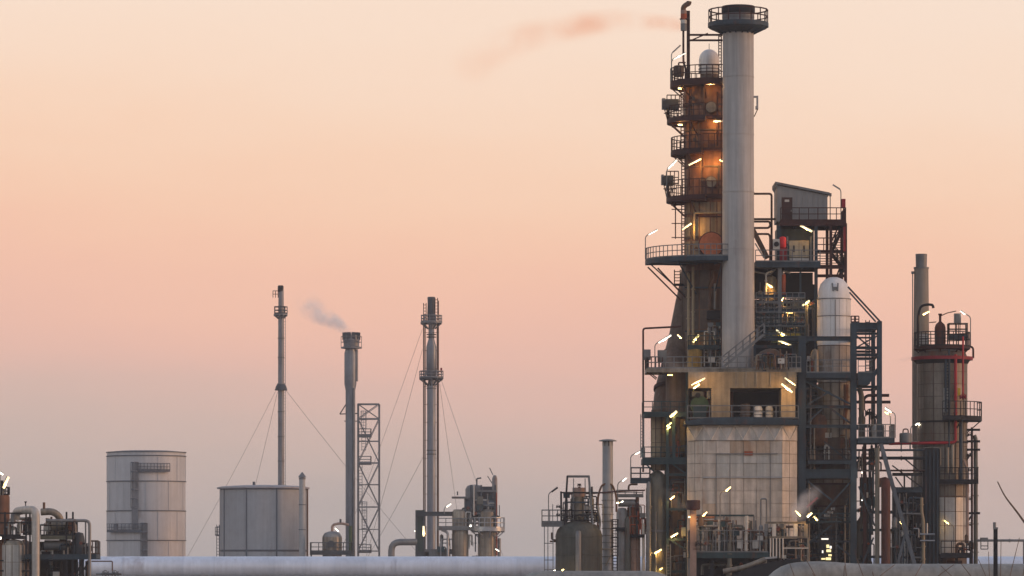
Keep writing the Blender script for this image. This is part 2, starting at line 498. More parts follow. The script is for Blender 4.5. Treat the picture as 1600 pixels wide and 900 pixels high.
def pole_lamp(label, x, y0, p, q, d=0, lit=TUBE, r=1.5, bend=None):
    n = p if abs(p[0] - x) < abs(q[0] - x) else q
    return lamp(label, p, q, [(x, d, y0), (x, d, n[1] + 3), (n[0], d, n[1] - 1.2)], d, lit, r)
def skid(par, x0, x1, d0, d1, y0, y1, n, seed, mats=None, r=(1.2, 3.2)):
    # crowded small pipework: bent pipes, drums, boxes and valves, each a part
    rr = random.Random(seed)
    mats = mats or [PIPEG, PIPEB, STEELG, DCLAD, TEAL]
    for i in range(n):
        t = rr.random(); m = rr.choice(mats)
        x = rr.uniform(x0 + 3, x1 - 3); dd = rr.uniform(d0, d1); ra = rr.uniform(*r)
        if t < .55:
            y = rr.uniform(y0 + 4, y1 - 6); x2 = min(x1, max(x0, x + rr.choice((-1, 1)) * rr.uniform(12, 40)))
            ye = rr.choice((y1, min(y1, y + rr.uniform(8, 25))))
            pts = [(x, dd, min(y1, y + rr.uniform(6, 30))), (x, dd, y), (x2, dd, y), (x2, dd, ye)] if rr.random() < .6 else [(x, dd, y0 + rr.uniform(0, 8)), (x, dd, y), (x, dd, y1)]
            if abs(x2 - x) < 4: continue
            pipe(par, pts, ra * .75, m, fl=18)
        elif t < .7:
            y = rr.uniform(y0 + 8, y1 - 4); h = rr.uniform(8, 16)
            G().rev(x, dd, [(.01, y - h - ra), (ra * 1.5, y - h), (ra * 1.9, y - h + ra), (ra * 1.9, y), (.01, y)], 12).build('drum', m, par)
            G().bar((x, dd, y), (x, dd, y1), ra * .9).build('support', TEAL, par)
        elif t < .82:
            y = rr.uniform(y0 + 6, y1 - 2); a = rr.uniform(3, 6)
            G().box(x - a, x + a, dd - 3, dd + 3, y - a * 1.6, y).bar((x, dd + 1, y), (x, dd + 1, y1), 1.6).build('junction_box', rr.choice([STEELG, OFFW, TEAL]), par)
        else:
            y = rr.uniform(y0 + 6, y1 - 4)
            valve(par, x, dd, y, ra * .9, m); pipe(par, [(x - 9, dd, y1), (x - 9, dd, y), (x + 9, dd, y), (x + 9, dd, y1)], ra * .7, m)

# ================================================================== setting
at(400)
g = G(); S_ = 3000
gm = D.meshes.new('ground')
gm.from_pydata([(-S_, -200, 0), (S_, -200, 0), (S_, 3600, 0), (-S_, 3600, 0)], [], [(0, 1, 2, 3)])
gm.materials.append(SOIL)
ground = D.objects.new('ground', gm); COL.objects.link(ground); ground['kind'] = 'structure'
rm = D.meshes.new('plant_yard')
rm.from_pydata([(-120, 360, .02), (160, 360, .02), (160, 900, .02), (-120, 900, .02)], [], [(0, 1, 2, 3)])
rm.materials.append(PAVE)
yard = D.objects.new('plant_yard', rm); COL.objects.link(yard); yard['kind'] = 'structure'
# the dike the photograph is taken from
dm = D.meshes.new('dike')
dm.from_pydata([(-300, -60, 2.3), (300, -60, 2.3), (300, 12, 2.3), (-300, 12, 2.3), (-300, 24, -.2), (300, 24, -.2), (-300, -72, -.2), (300, -72, -.2)], [],
               [(0, 1, 2, 3), (3, 2, 5, 4), (0, 6, 7, 1)])
dm.materials.append(SOIL)
dike = D.objects.new('dike', dm); COL.objects.link(dike); dike['kind'] = 'structure'

# ================================================================== tall grey chimney
at(402)
ch = thing('chimney', 'tall plain grey chimney with black rim and round gallery rising from the furnace', 'chimney', 1153.5, 577)
G().rev(1153.5, 0, [(26, 578), (25.6, 540), (24.6, 300), (24.2, 52), (24.2, 36)], 48).build('shaft', CHIM, ch)
G().rev(1153.5, 0, [(24.4, 37), (25.2, 36), (25.2, 31), (24.8, 30), (25.2, 29), (25.2, 22)], 48).build('collar', STEELG, ch)
G().rev(1153.5, 0, [(25.4, 22), (26.2, 20), (26.2, 12), (25.4, 10), (22, 10), (22, 34)], 48).build('crown', BLACK, ch)
pl = G().ring(1153.5, 0, 39, 24.4, 47, 3, n=16).rev(1153.5, 0, [(46.5, 36), (47.5, 36), (47.5, 43), (46.5, 43)], 16, loop=True).build('gallery', NAVY, ch)
G().rail_arc(1153.5, 0, 38, 46, 22, 0, 360, 16, .8).build('handrail', MAROON, pl)
g = G()
for i in range(16):
    a = R(i * 22.5 + 11); g.bar((1153.5 + 45 * math.cos(a), 45 * math.sin(a), 43), (1153.5 + 24.5 * math.cos(a), 24.5 * math.sin(a), 53), 2)
g.rev(1153.5, 0, [(24.4, 43), (45, 43), (44, 45), (25, 52), (24.4, 52)], 32)
g.build('gallery_bracket', NAVY, pl)
G().ladder(1127.5, 6, 36, 575, 5, .6, axis='y').build('ladder', MAROON, ch)
for y, r_ in ((120, 24.5), (210, 24.6), (300, 24.9), (390, 25.1), (480, 25.5)):
    G().rev(1153.5, 0, [(r_ - .3, y), (r_ + .25, y), (r_ + .25, y + 1.2), (r_ - .3, y + 1.2)], 48, loop=True).build('shell_seam', CHIM, ch)
at(402)
sp = thing('sampling_box', 'small grey box bracketed to the right side of the chimney', 'box', 1181, 182)
G().box(1178, 1184.6, -4, 4, 150, 152.5).box(1182, 1184.6, -4, 4, 152.5, 170).box(1180.5, 1184.6, -3.5, 3.5, 166, 171).build('housing', CHIM, sp)
G().bar((1184, -3, 170), (1178.5, -3, 182), 1.4).bar((1184, 3, 170), (1178.5, 3, 182), 1.4).build('bracket', PIPEB, sp)

# ================================================================== rusty distillation column behind the chimney
at(407)
AX = 1108
ca = thing('distillation_column', 'tall rust brown column ringed with maroon platforms behind the grey chimney', 'column', AX, 578)
G().rev(AX, 0, [(39, 950), (39, 470), (38, 466), (38, 132), (36, 128), (16, 124)], 48).build('shell', RUSTY, ca)
for y in (165, 205, 262, 335, 372):
    G().rev(AX, 0, [(38, y), (39.4, y + .4), (39.4, y + 2.4), (38, y + 2.8)], 48).build('stiffener_ring', BROWN, ca)
cladrows = ((378, 410, 1, 14), (318, 335, 1, 14), (340, 371, 1, 14))
for y0, y1, rws, cl in cladrows: clad(ca, AX, 0, y0, y1, 38.2, rws, cl, mat('lamplit_cladding', (.30, .22, .13), .55, .1, .4, .3, .4, .2, .12), .7, .9)  # golden tone puts the lamplight into the cladding colour
clad(ca, AX, 0, 424, 578, 39.2, 5, 14, BROWN, .7, .9)
P = ring_deck(ca, AX, 0, 130, 36, 61, MAROON, 80, 360, 8, 22)
ring_deck(ca, AX, 0, 188, 38, 66, MAROON, 130, 262, 6, 20)
ring_deck(ca, AX, 0, 186.5, 38, 46, MAROON, 262, 380, 3, 0.6, brackets=False)
ring_deck(ca, AX, 0, 238, 38, 60, MAROON, 120, 255, 6, 22)
ring_deck(ca, AX, 0, 237, 38, 46, MAROON, 255, 370, 2.5, 24, brackets=False)
ring_deck(ca, AX, 0, 311, 38, 67, MAROON, 130, 262, 6, 26)
ring_deck(ca, AX, 0, 309, 38, 49, MAROON, 262, 372, 4, 22, brackets=False)
ring_deck(ca, AX, 0, 407, 38, 100, NAVY, 175, 300, 7, 18, STEELG)
G().bar((1012, -8, 418), (1064, -8, 470), 2.2).bar((1027, -18, 420), (1070, -18, 466), 2.2).build('platform_strut', MAROON, ca)
G().ladder(1066, -14, 140, 236, 5, .8).ladder(1067, -14, 244, 410, 5, .8).build('ladder', MAROON, ca)
G().ladder(1058, -8, 422, 448, 9, .8).box(1053, 1068, -14, -2, 444, 447).build('ladder', BLACK, ca)
for x, y, r in ((1109, 172, 9.5), (1109, 288, 9.5)):
    mw = G().disc(x, -41, y, 5, r, 24).build('manway', BROWN, ca)
    G().disc(x, -42.2, y, 1.2, r * .84, 24).bar((x - r * .8, -43, y), (x + r * .8, -43, y), 1.2).build('manway_cover', DCLAD, mw)
mw = G().disc(1109, -50, 386, 14, 20, 28).build('manway', MAROON, ca)
G().disc(1109, -52, 386, 2, 18.5, 28).build('manway_cover', mat('orange_primer', (.52, .16, .07), .6, 0, .25, .8, .2), mw)
pipe(ca, [(1083, -43, 378), (1083, -43, 336), (1140, -43, 336)], 1.6, BEIGE)
pipe(ca, [(1087, -42, 346), (1087, -42, 342), (1140, -42, 342)], 1.2, MAROON)
pipe(ca, [(1074, -42, 600), (1074, -42, 434), (1074, -30, 430)], 2.3, BEIGE, fl=40)
pipe(ca, [(1081, -43, 560), (1081, -43, 420)], 2.2, BEIGE, fl=40)
pipe(ca, [(1107, -43, 486), (1107, -43, 448), (1112, -43, 440), (1112, -43, 426)], 2.6, PIPEB)
pipe(ca, [(1115, -43, 486), (1115, -43, 446)], 2, PIPEG)
G().box(1102, 1122, -56, -42, 489, 502).build('insulated_box', BLACK, ca)
deck(ca, 1072, 1128, -60, -38, 544, TEAL, 4, 'fl', 16)
G().rev(1084, -52, [(.01, 545), (10, 549), (11, 552), (11, 578)], 20).build('access_drum', mat('amber_drum', (.34, .21, .05), .6, 0, .35, .6, .35, .15), ca)
for y in (452, 520): G().bar((1068, -40, y), (1130, -40, y), 2.4).build('girder', NAVY, ca)
pipe(ca, [(1055, -10, 318), (1055, -10, 374)], .9, MAROON)
for y in (328, 350, 372): G().bar((1049, -10, y), (1070, -10, y), 1.4).build('pipe_bracket', MAROON, ca)

for x, y0, y1, rr_, m_ in ((1076, 142, 300, 1.2, MAROON), (1090, 196, 262, 1, BROWN), (1098, 140, 184, 1.2, PIPEB), (1119, 148, 232, 1.3, MAROON), (1094, 246, 306, 1.1, PIPEB), (1121, 262, 306, 1.3, BROWN), (1079, 318, 404, 1.2, BROWN), (1118, 318, 366, 1.2, PIPEB)):
    dd_ = -math.sqrt(40.5 ** 2 - (x - AX) ** 2) - 1
    pipe(ca, [(x, dd_, y0), (x, dd_, y1)], rr_, m_, fl=22)
for x, y in ((1082, 158), (1124, 176), (1084, 222), (1096, 284), (1122, 296), (1086, 392), (1094, 400)):
    dd_ = -math.sqrt(40 ** 2 - (x - AX) ** 2)
    n_ = G().tube([(x, dd_ + 4, y), (x, dd_ - 4, y)], 2.2, 10).tube([(x, dd_ - 4, y), (x, dd_ - 5.2, y)], 3.2, 12).build('nozzle', BROWN, ca)
skid(ca, 1098, 1130, -58, -46, 500, 575, 22, 66, [PIPEG, STEELG, NAVY, DCLAD, OFFW], (.9, 1.8))
G().ladder(1126, -52, 425, 575, 4.5, .7).build('ladder', STEELG, ca)
dv = thing('domed_vessel', 'pale grey domed drum standing on the topmost platform of the rusty column', 'vessel', 1108, 128)
G().rev(1108, 0, [(12.5, 126), (13, 118), (16, 113), (16, 94)], 28).dome(1108, 0, 94, 16, 17, 28).build('shell', WHITE, dv)
G().bar((1108, 0, 78), (1108, 0, 68), .9).build('rod', STEELG, dv)
for y in (102, 107.5, 113): G().rev(1108, 0, [(16, y), (16.7, y), (16.7, y + 1.6), (16, y + 1.6)], 28, loop=True).build('band', STEELG, dv)
G().cyl(1108, 0, 113, 129, 14, n=24).build('skirt', BROWN, dv)

ma = thing('vent_mast', 'maroon mast with ladder frame at the top of the rusty column', 'mast', 1075.5, 128)
post(ma, 1075.5, 0, 17, 130, 5, MAROON, 'mast')
for y, w in ((54.5, 3), (63, 3)): beam(ma, (1077, 0, y), (1129, 0, y), 2, w, MAROON)
brace(ma, (1080, 0, 63), (1106, 0, 52), 1.8, MAROON)
G().ladder(1125, 0, 54, 130, 4, .8).build('ladder', MAROON, ma)
mf = thing('vent_silencer', 'red and white banded vent silencer with a bent outlet beside the top mast', 'vent', 1067.5, 110)
for k, (y0, y1, m) in enumerate(((17, 22.5, POST), (22.5, 32, BRICKRED), (32, 38, OFFW), (38, 49, STEELG))):
    G().cyl(1068, -6, y0, y1 - .3, 4.8, n=20).build('band', m, mf)
pipe(mf, [(1067.5, -6, 17), (1067.5, -6, 12), (1072, -6, 8), (1076, -6, 6.5), (1076.5, -6, 3)], 4, PIPEB, 4, name='outlet')
pipe(mf, [(1067.5, -6, 49), (1067.5, -6, 98), (1072, -6, 110), (1072, -6, 130)], 1.7, MAROON, 5, name='riser')
G().box(1062, 1076, -10, -3, 30, 31.5).build('clamp', MAROON, mf)
G().bar((1076, 0, 47), (1068, -6, 47), 1.5).build('bracket', MAROON, mf)

dr = thing('seal_drum', 'dark drum on the left edge of the topmost column platform', 'drum', 1060, 128)
G().rev(1060, -10, [(.01, 102.5), (7, 104), (8.5, 106), (8.5, 119), (7, 121), (.01, 122)], 18).build('shell', BROWN, dr)
for dx in (-6, 6): G().bar((1060 + dx, -10, 119), (1060 + dx, -10, 130), 1.5).build('leg', MAROON, dr)
pipe(dr, [(1060, -10, 103), (1060, -10, 99), (1071, -10, 99)], 1.2, MAROON)

for lab, x0, x1, y0, y1, yb in (('dark grey instrument box on the second highest column platform', 1034, 1060, 155, 172, 190),
                                ('grey cabinet with pipes under it on the fourth column platform', 1033, 1052, 274, 290, 312)):
    b = thing('instrument_box', lab, 'box', (x0 + x1) / 2, yb, 'boxes on the column platforms')
    G().box(x0, (x0 * 1.6 + x1 * .4) / 2, -14, 6, y0, y1 - 1).build('side_box', STEELG, b)
    G().box((x0 * 1.6 + x1 * .4) / 2 + .3, x1, -16, 6, y0 + 1.5, y1).box(x0 + 1, x1 - 1, -16.6, -15.8, y0 + 4, y1 - 2).build('cabinet', mat('dark_cabinet', (.055, .058, .062), .6), b)
    g = G()
    for x in (x0 + 4, x0 + 9, x1 - 4): g.bar((x, -8, y1), (x + 5, -8, yb), 1.3)
    g.bar((x0 + 3, -8, y1 + 6), (x1 + 4, -8, y1 + 6), 1.3).build('support', MAROON, b)
    pipe(b, [(x0 + 9, -12, y1), (x0 + 6, -12, y1 + 8), (x0 + 13, -12, y1 + 13), (x0 + 14, -12, yb)], 1.1, PIPEB)
    G().rail([(x0 + 8, -4, y0 + 14), (x1 + 8, -4, y0 + 14)], 20, 7, .7).build('guard', MAROON, b)

# ================================================================== reactor and standpipe left of the column
at(400)
spipe = thing('inclined_standpipe', 'wide red brown pipe widening and leaning left below the big column platform', 'pipe', 1046, 650)
G().tube([(1086, 150, 400), (1082, 150, 445), (1064, 120, 540), (1050, 80, 600), (1046, 60, 648)], 14, 24, 20, 25).build('pipe_shell', BROWN, spipe)
for p, q, r in (((1062.5, 118, 545), (1061.5, 117, 550), 21.5), ((1049.5, 78, 603), (1049, 76, 608), 25.5)):
    G().tube([p, q], r, 24).build('band', MAROON, spipe)
lv = thing('riser_column', 'beige clad upright column under the lower left platform', 'column', 1029, 720)
G().cyl(1029, 14, 640, 735, 11, n=28).build('shell', BROWN, lv)
clad(lv, 1029, 14, 648, 734, 11.2, 4, 8, BEIGE, .6, .8)
gv = thing('regenerator_vessel', 'large grey green vessel with domed top at the lower left of the plant', 'vessel', 1027, 880)
G().rev(1027, 0, [(17, GR()), (17, 760), (15, 748), (10, 740), (5, 736), (.01, 735)], 36).build('shell', GREYGREEN, gv)
clad(gv, 1027, 0, 762, 900, 17.2, 6, 10, GREYGREEN, .6, .8)
pipe(gv, [(1013, -22, 900), (1013, -22, 756), (1013, -10, 750)], 3.6, PIPEG, fl=40)
pipe(gv, [(1024, -21, 900), (1024, -21, 800)], 1.2, PIPEG)
G().rev(1027, 0, [(17, 828), (18.4, 828), (18.4, 831), (17, 831)], 36, loop=True).build('stiffener_ring', STEELG, gv)
rm_ = thing('rust_column', 'rust brown column with green and brown casings beside the furnace wall', 'column', 1066, 660)
G().cyl(1060, 22, 580, GR(), 19, n=28).build('shell', BROWN, rm_)
clad(rm_, 1062, 22, 582, 716, 17.2, 6, 9, DCLAD, .6, .8, 20)
G().box(1062, 1070, -4, 8, 655, 705).build('casing', mat('ochre_casing', (.20, .15, .05), .7, 0, .4, .5, .3), rm_)

# thin flagpole-like vent and its arm
vp = thing('vent_pipe', 'thin maroon vent pipe with a bent top at the left of the main plant', 'pipe', 1005, 730)
G().tube([(1064, -14, 511), (1004.5, -14, 514), (1004.5, -14, 738)], 1.5, 8, 4).build('pipe', MAROON, vp)
G().cyl(1004.5, -14, 700, 715, 3, n=10).build('flange', NAVY, vp)

ul = thing('left_service_tower', 'dark teal steel tower with decks and stairs left of the furnace', 'steel frame', 1045, 900)
deck(ul, 1009, 1250, -30, 60, 577, DCLAD, 5, 'fl', 18, STEELG)
deck(ul, 1004, 1075, -20, 44, 646, TEAL, 5, 'fl', 18)
deck(ul, 1003, 1074, -20, 44, 717, TEAL, 8, 'fr', 18)
deck(ul, 985, 1016, -22, 12, 749, NAVY, 5, 'flrb', 18)
for x, y0 in ((1042, 650), (1073, 577)):
    for d in (-18, 42): post(ul, x, d, y0, GR(), 4.5, TEAL)
post(ul, 1052, -18, 652, 720, 5, TEAL)
for y in (742, 796, 843, 893):
    beam(ul, (1042, -18, y), (1073, -18, y), 3, 4, TEAL); beam(ul, (1042, 42, y), (1073, 42, y), 3, 4, TEAL)
for a in (((1048, -18, 724), (1073, -18, 742)), ((1008, -18, 725), (1022, -18, 738)), ((1044, -18, 842), (1070, -18, 858)), ((1073, 42, 745), (1042, 42, 795)), ((1073, 42, 796), (1042, 42, 843))):
    brace(ul, *a, 2.2, TEAL)
G().stair((1046, 20, 796), (1072, 20, 746), 14).build('stair', NAVY, ul)
G().stair((1046, 20, 843), (1072, 20, 798), 14).build('stair', NAVY, ul)
G().ladder(1044, -20, 850, 900, 6, .7).ladder(1003, -19, 648, 716, 5, .7).build('ladder', STEELG, ul)
G().bar((1011, -20, 580), (1026, -20, 592), 1.6).bar((1011, 20, 580), (1026, 20, 592), 1.6).build('bracket', MAROON, ul)
G().rail([(1011, -28, 577), (1034, -28, 577)], 18, 6, .8).build('guard', MAROON, ul)
for lab, x0, x1, y0, y1 in (('small grey box left of the lamp pole on the concrete coloured deck', 1005, 1016, 547, 563), ('dark grey box right of the lamp pole on the concrete coloured deck', 1027, 1041, 548, 566)):
    b = thing('control_box', lab, 'box', (x0 + x1) / 2, 577, 'grey boxes beside the lamp pole')
    G().box(x0, x1, -20, -6, y0, y1).box(x0 + 1, x1 - 1, -20.8, -19.8, y0 + 1.5, y1 - 1.5).build('cabinet', STEELG, b)
    G().bar((x0 + 3, -12, y1), (x0 + 3, -12, 578), 1.4).bar((x1 - 3, -12, y1), (x1 - 3, -12, 578), 1.4).build('leg', MAROON, b)

tg = thing('pump_set', 'small pumps and bent pipes on the left service tower decks', 'pumps', 1058, 796)
skid(tg, 1044, 1074, -6, 18, 800, 842, 9, 3, [STEELG, TEAL, GREYGREEN, PIPEG])
G().box(1064, 1074, -14, -6, 824, 838).build('panel', mat('pale_green_panel', (.36, .38, .27), .6), tg)
skid(tg, 1042, 1076, -12, 14, 846, 900, 12, 29, [STEELG, TEAL, NAVY, PIPEG], (.9, 1.6))
skid(tg, 1044, 1076, -12, 10, 745, 800, 12, 39, [STEELG, TEAL, BROWN, NAVY], (.9, 1.6))
skid(tg, 1052, 1074, -10, 10, 688, 717, 5, 9, [PIPEB, BRICKRED, NAVY])
skid(tg, 1048, 1074, 0, 20, 650, 700, 6, 19, [PIPEB, YELLOW, NAVY])

# ================================================================== furnace
at(396)
fu = thing('furnace', 'big panelled furnace box with pale square panels under the chimney', 'furnace', 1161, 900)
FX0, FX1, FY0, FY1 = 1074.5, 1247.5, 664, 872
G().prism([(FX0 + 1, FY0), (FX1 - 1, FY0), (FX1 - 1, GR()), (FX0 + 1, GR())], 26, 200).build('wall', FURN, fu)
G().box(1097, 1222, 2, 26, FY0, GR()).build('front_wall', mat('furnace_joint', (.36, .31, .255), .7), fu)
rr = random.Random(4)
cols = [1098, 1119, 1140.5, 1161.5, 1182.5, 1203.5, 1222]
rows = [688.5, 709, 724, 746, 767, 787, 808, 829, 850, 872]
for i in range(len(rows) - 1):
    for j in range(len(cols) - 1):
        z = rr.uniform(-.9, .9)
        G().box(cols[j] + .25, cols[j + 1] - .25, 0 + z, 3, rows[i] + .25, rows[i + 1] - .25).build('panel', FURNG if 1 <= i <= 2 and j > 0 else FURNR if (i, j) in ((0, 2), (0, 3), (0, 4), (5, 0), (7, 1), (8, 4)) else FURN, fu)
# canted corner panels
for x0, x1, sgn in ((FX0, 1098, -1), (1222, FX1, 1)):
    xm = (x0 + x1) / 2
    for i in range(len(rows) - 1):
        for a, b in ((x0, xm), (xm, x1)):
            da, db = [(abs(q - (1098 if sgn < 0 else 1222)) / (x1 - x0) * 26) for q in (a, b)]
            y0, y1 = rows[i] + .28, rows[i + 1] - .28
            e = .28
            v = [(a + e, da, y0), (b - e, db, y0), (b - e, db, y1), (a + e, da, y1)]
            g = G().add(v + [(x, d + 2.5, y) for x, d, y in v], [(0, 1, 2, 3), (7, 6, 5, 4), (0, 4, 5, 1), (1, 5, 6, 2), (2, 6, 7, 3), (3, 7, 4, 0)])
            g.build('panel', FURN, fu)
# folded triangular panels along the top
n = 7; xs = [FX0 + (FX1 - FX0) * i / n for i in range(n + 1)]
for i in range(n):
    a, b = xs[i], xs[i + 1]; mdl = (a + b) / 2
    dd = lambda x: max(0, (1098 - x) / 23.5 * 26, (x - 1222) / 25.5 * 26)
    t, y1 = FY0 + .4, 688
    for tri in (((a, 3, t), (b, 3, t), (mdl, -4, y1)), ((a, 3, t), (mdl, -4, y1), (a, -1, y1)), ((b, 3, t), (b, -1, y1), (mdl, -4, y1))):
        v = [(x, d + dd(x), y) for x, d, y in tri]
        G().add(v + [(x, d + 2, y) for x, d, y in v], [(0, 1, 2), (5, 4, 3), (0, 3, 4, 1), (1, 4, 5, 2), (2, 5, 3, 0)]).build('panel', FURN, fu)
zz = [(x, 0 if k % 2 == 0 else -4.5, 664.8 if k % 2 == 0 else 687) for k, x in enumerate([FX0 + (FX1 - FX0) * q / 14 for q in range(15)])]
for a, b in zip(zz, zz[1:]):
    o1, o2 = dd(a[0]), dd(b[0])
    G().bar((a[0], a[1] + o1 + 1, a[2]), (b[0], b[1] + o2 + 1, b[2]), .8, .8).build('fold_rib', mat('fold_rib_paint', (.55, .50, .42), .6), fu)
G().bar((1120, -2.2, 709), (1215, -2.2, 709), 1.3).build('girt', STEELG, fu)
G().box(1163, 1176, -2.4, -1, 705, 711.5).build('warning_plate', BRICKRED, fu)
G().box(1098, 1222, -2, 0, 744.5, 747).build('girt', GALV, fu)
for x in (1119, 1140.5, 1203.5):
    G().bar((x, -2, 709), (x, -2, 868), 1.1).build('stiffener', STEELG, fu)
# roof deck of the furnace
G().box(1070, 1250, -6, 205, 657, 663.5).build('roof_edge', NAVY, fu)
rf = G().prism([(1074, 657), (1108, 652.5), (1161, 651.5), (1214, 652.5), (1250, 657)], -6, 200).build('roof', NAVY, fu)
G().rail([(1074, -4, 654), (1247, -4, 654)], 20, 32, .7).build('handrail', STEELG, rf)

at(397)
po = thing('duct_portal', 'beige concrete portal carrying the upper deck above the furnace', 'portal', 1165, 652)
G().box(1076, 1245, 6, 150, 581, 606).build('lintel', BEIGE, po)
G().box(1112, 1141, 6, 60, 606.2, 653).build('pier', BEIGE, po)
G().box(1221, 1243, 6, 60, 606.2, 653).build('pier', BEIGE, po)
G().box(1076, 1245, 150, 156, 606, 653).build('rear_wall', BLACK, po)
for x in (1150, 1166, 1182, 1204, 1231): G().bar((x, 5, 582), (x, 5, 604), 1.6).build('rib', DCLAD, po)
gm_ = thing('green_blower', 'green fan housing with motor between the portal pier and the rust column', 'blower', 1094, 652)
G().tube([(1094, 12, 632), (1094, 40, 632)], 14, 24).build('fan_housing', GREEN, gm_)
G().box(1084, 1104, 10, 42, 632, 653).build('base', TEAL, gm_)
G().box(1082, 1100, 16, 40, 611, 619).build('motor_cover', GREYGREEN, gm_)
G().disc(1091, 8, 617, 6, 4, 16).build('inlet', BLACK, gm_)
G().tube([(1108, 20, 610), (1108, 20, 622)], 4, 12).build('motor', STEELG, gm_)
for lab, x0, x1, y0, m in (('pinkish white tank on the furnace roof near the right pier', 1198, 1210, 634, OFFW), ('grey white tank on the furnace roof in the portal opening', 1180, 1193, 634, WHITE), ('brown cylinder drum behind the handrail on the furnace roof', 1158, 1174, 630, BROWN)):
    t = thing('roof_tank', lab, 'tank', (x0 + x1) / 2, 653, 'small tanks on the furnace roof')
    x = (x0 + x1) / 2; r = (x1 - x0) / 2
    G().rev(x, 30, [(r, 653), (r, y0 + 3), (r * .8, y0), (.01, y0 - 1)], 20).build('shell', m, t)
    for y in (y0 + 6, 646): G().rev(x, 30, [(r, y), (r + .6, y), (r + .6, y + 1), (r, y + 1)], 20, loop=True).build('band', STEELG, t)
rp_ = thing('roof_pipework', 'tangle of thin pipes and rails under the dark arched flue duct', 'pipes', 1214, 577)
skid(rp_, 1182, 1246, -10, 16, 545, 577, 16, 68, [NAVY, STEELG, PIPEB, DCLAD], (.9, 1.8))
du = thing('flue_duct', 'dark arched flue duct curving under the steel stair beside the chimney', 'duct', 1206, 578)
pipe(du, [(1184, 40, 590), (1190, 40, 556), (1212, 40, 549), (1232, 40, 572), (1240, 40, 592)], 9, BROWN, 14, name='duct')
G().box(1182, 1246, 70, 74, 536, 578).build('dark_backing', BLACK, du)  # black sheet darkening the space behind the duct
G().tube([(1196, 24, 556), (1196, 24, 579)], 6, 16).build('drum', NAVY, du)
G().box(1203, 1214, 22, 34, 558, 579).build('casing', MT['ochre_casing'], du)
for x in (1183, 1244): post(du, x, 60, 535, 580, 4, NAVY)
beam(du, (1183, 60, 538), (1244, 60, 538), 3, 4, NAVY)
st = thing('steel_stair', 'grey steel stair climbing rightwards across the foot of the chimney', 'stair', 1128, 577)
G().stair((1126, -34, 577), (1192, -34, 524), 14, 1.1).build('flight', STEELG, st)
G().box(1190, 1212, -42, -26, 523, 525).build('landing', NAVY, st)
# ================================================================== lift tower with shed on top
at(405)
shd = thing('penthouse_shed', 'grey shed with sloping roof and brown door on top of the lift tower', 'shed', 1253, 345)
wl = G().prism([(1214, 289), (1293, 305), (1293, 346), (1214, 346)], 0, 70).build('wall', SHED, shd)
for x in range(1222, 1292, 8):
    if 1219 < x < 1240: continue
    y = 289 + (x - 1214) / 79 * 16
    G().box(x, x + .7, -.6, .2, y + 1, 346).build('sheet_rib', SHED, wl)
G().prism([(1211.5, 284), (1296, 301), (1296, 304.5), (1211.5, 287.6)], -4, 74).build('roof', STEELG, shd)
G().prism([(1211, 284.6), (1214.2, 285), (1214.2, 295), (1211, 290)], -3, 72).build('eave_trim', STEELG, shd)
dr_ = G().box(1221.5, 1238, -1.4, .4, 308.5, 345).build('door', DOOR, shd)
G().box(1226, 1233, -2, -1.4, 312, 315.5).build('sign_plate', OFFW, dr_)
G().bar((1236, -2.6, 328), (1236, -2.6, 331), .8).build('handle', ALLOY, dr_)
G().bar((1297, -2, 303), (1297, -2, 346), 1.4).box(1295.5, 1299, -4, 0, 302, 307).build('downpipe', STEELG, shd)
lt = thing('lift_tower', 'dark steel tower with stair flights carrying the grey shed', 'tower', 1265, 600)
deck(lt, 1218, 1321, -16, 76, 346, MAROON, 7, 'fr', 20)
deck(lt, 1178, 1280, -30, 70, 411, NAVY, 8, 'f', 18, STEELG)
G().box(1215, 1273, 20, 66, 356, 412).build('lift_housing', NAVY, lt)
for x in (1216, 1274): post(lt, x, -14, 354, 580, 5, NAVY)
for x in (1297, 1320):
    for d in (-14, 60): post(lt, x, d, 350, 700, 4.5, MAROON)
for y in (394, 418, 432, 470, 520): beam(lt, (1275, -14, y), (1322, -14, y), 4, 4.5 if y != 418 else 6, MAROON)
for y0, y1, f in ((394, 354, 1), (418, 396, 0), (470, 421, 1)):
    a, b = (1300, 1318) if f else (1318, 1300)
    G().stair((a, 10, y0), (b, 10, y1), 18).build('stair_flight', BLACK, lt)
G().rail([(1276, -14, 394), (1296, -14, 394)], 21, 10, .7, toe=False).build('guard', MAROON, lt)
for y in range(360, 416, 4): G().bar((1299, -12, y), (1318, -12, y), 1.1).build('tread', MAROON, lt)
for y in range(397, 416, 4): G().bar((1277, -12, y), (1295, -12, y), 1.1).build('grating_bar', MAROON, lt)
G().box(1228, 1273, 40, 44, 423, 462).box(1176, 1228, 62, 66, 420, 463).box(1256, 1281, 62, 66, 440, 600).build('dark_backing', BLACK, lt)  # black sheets added to fill the sky gaps with darkness
post(lt, 1250, -10, 420, 535, 3, NAVY)
post(lt, 1217, -22, 418, 524, 5.5, STEELG)
for y in (464, 486, 508, 531): beam(lt, (1178, -22, y), (1256, -22, y), 3, 4.5, NAVY)
for y in (500, 520): G().rail([(1180, -26, y + 8), (1256, -26, y + 8)], 16, 8, .6).build('guard', TEAL, lt)
G().rail([(1228, -26, 482), (1256, -26, 482)], 14, 6, .8).build('guard', GREYGREEN, lt)
G().box(1175, 1256, 60, 64, 464, 580).build('dark_fill', BLACK, lt)  # another added black sheet, darkens the gaps below the decks
cb = thing('switch_cabinet', 'beige two door cabinet under the shed', 'cabinet', 1248, 411)
G().box(1232, 1264, -4, 12, 376, 403).build('body', BEIGE, cb)
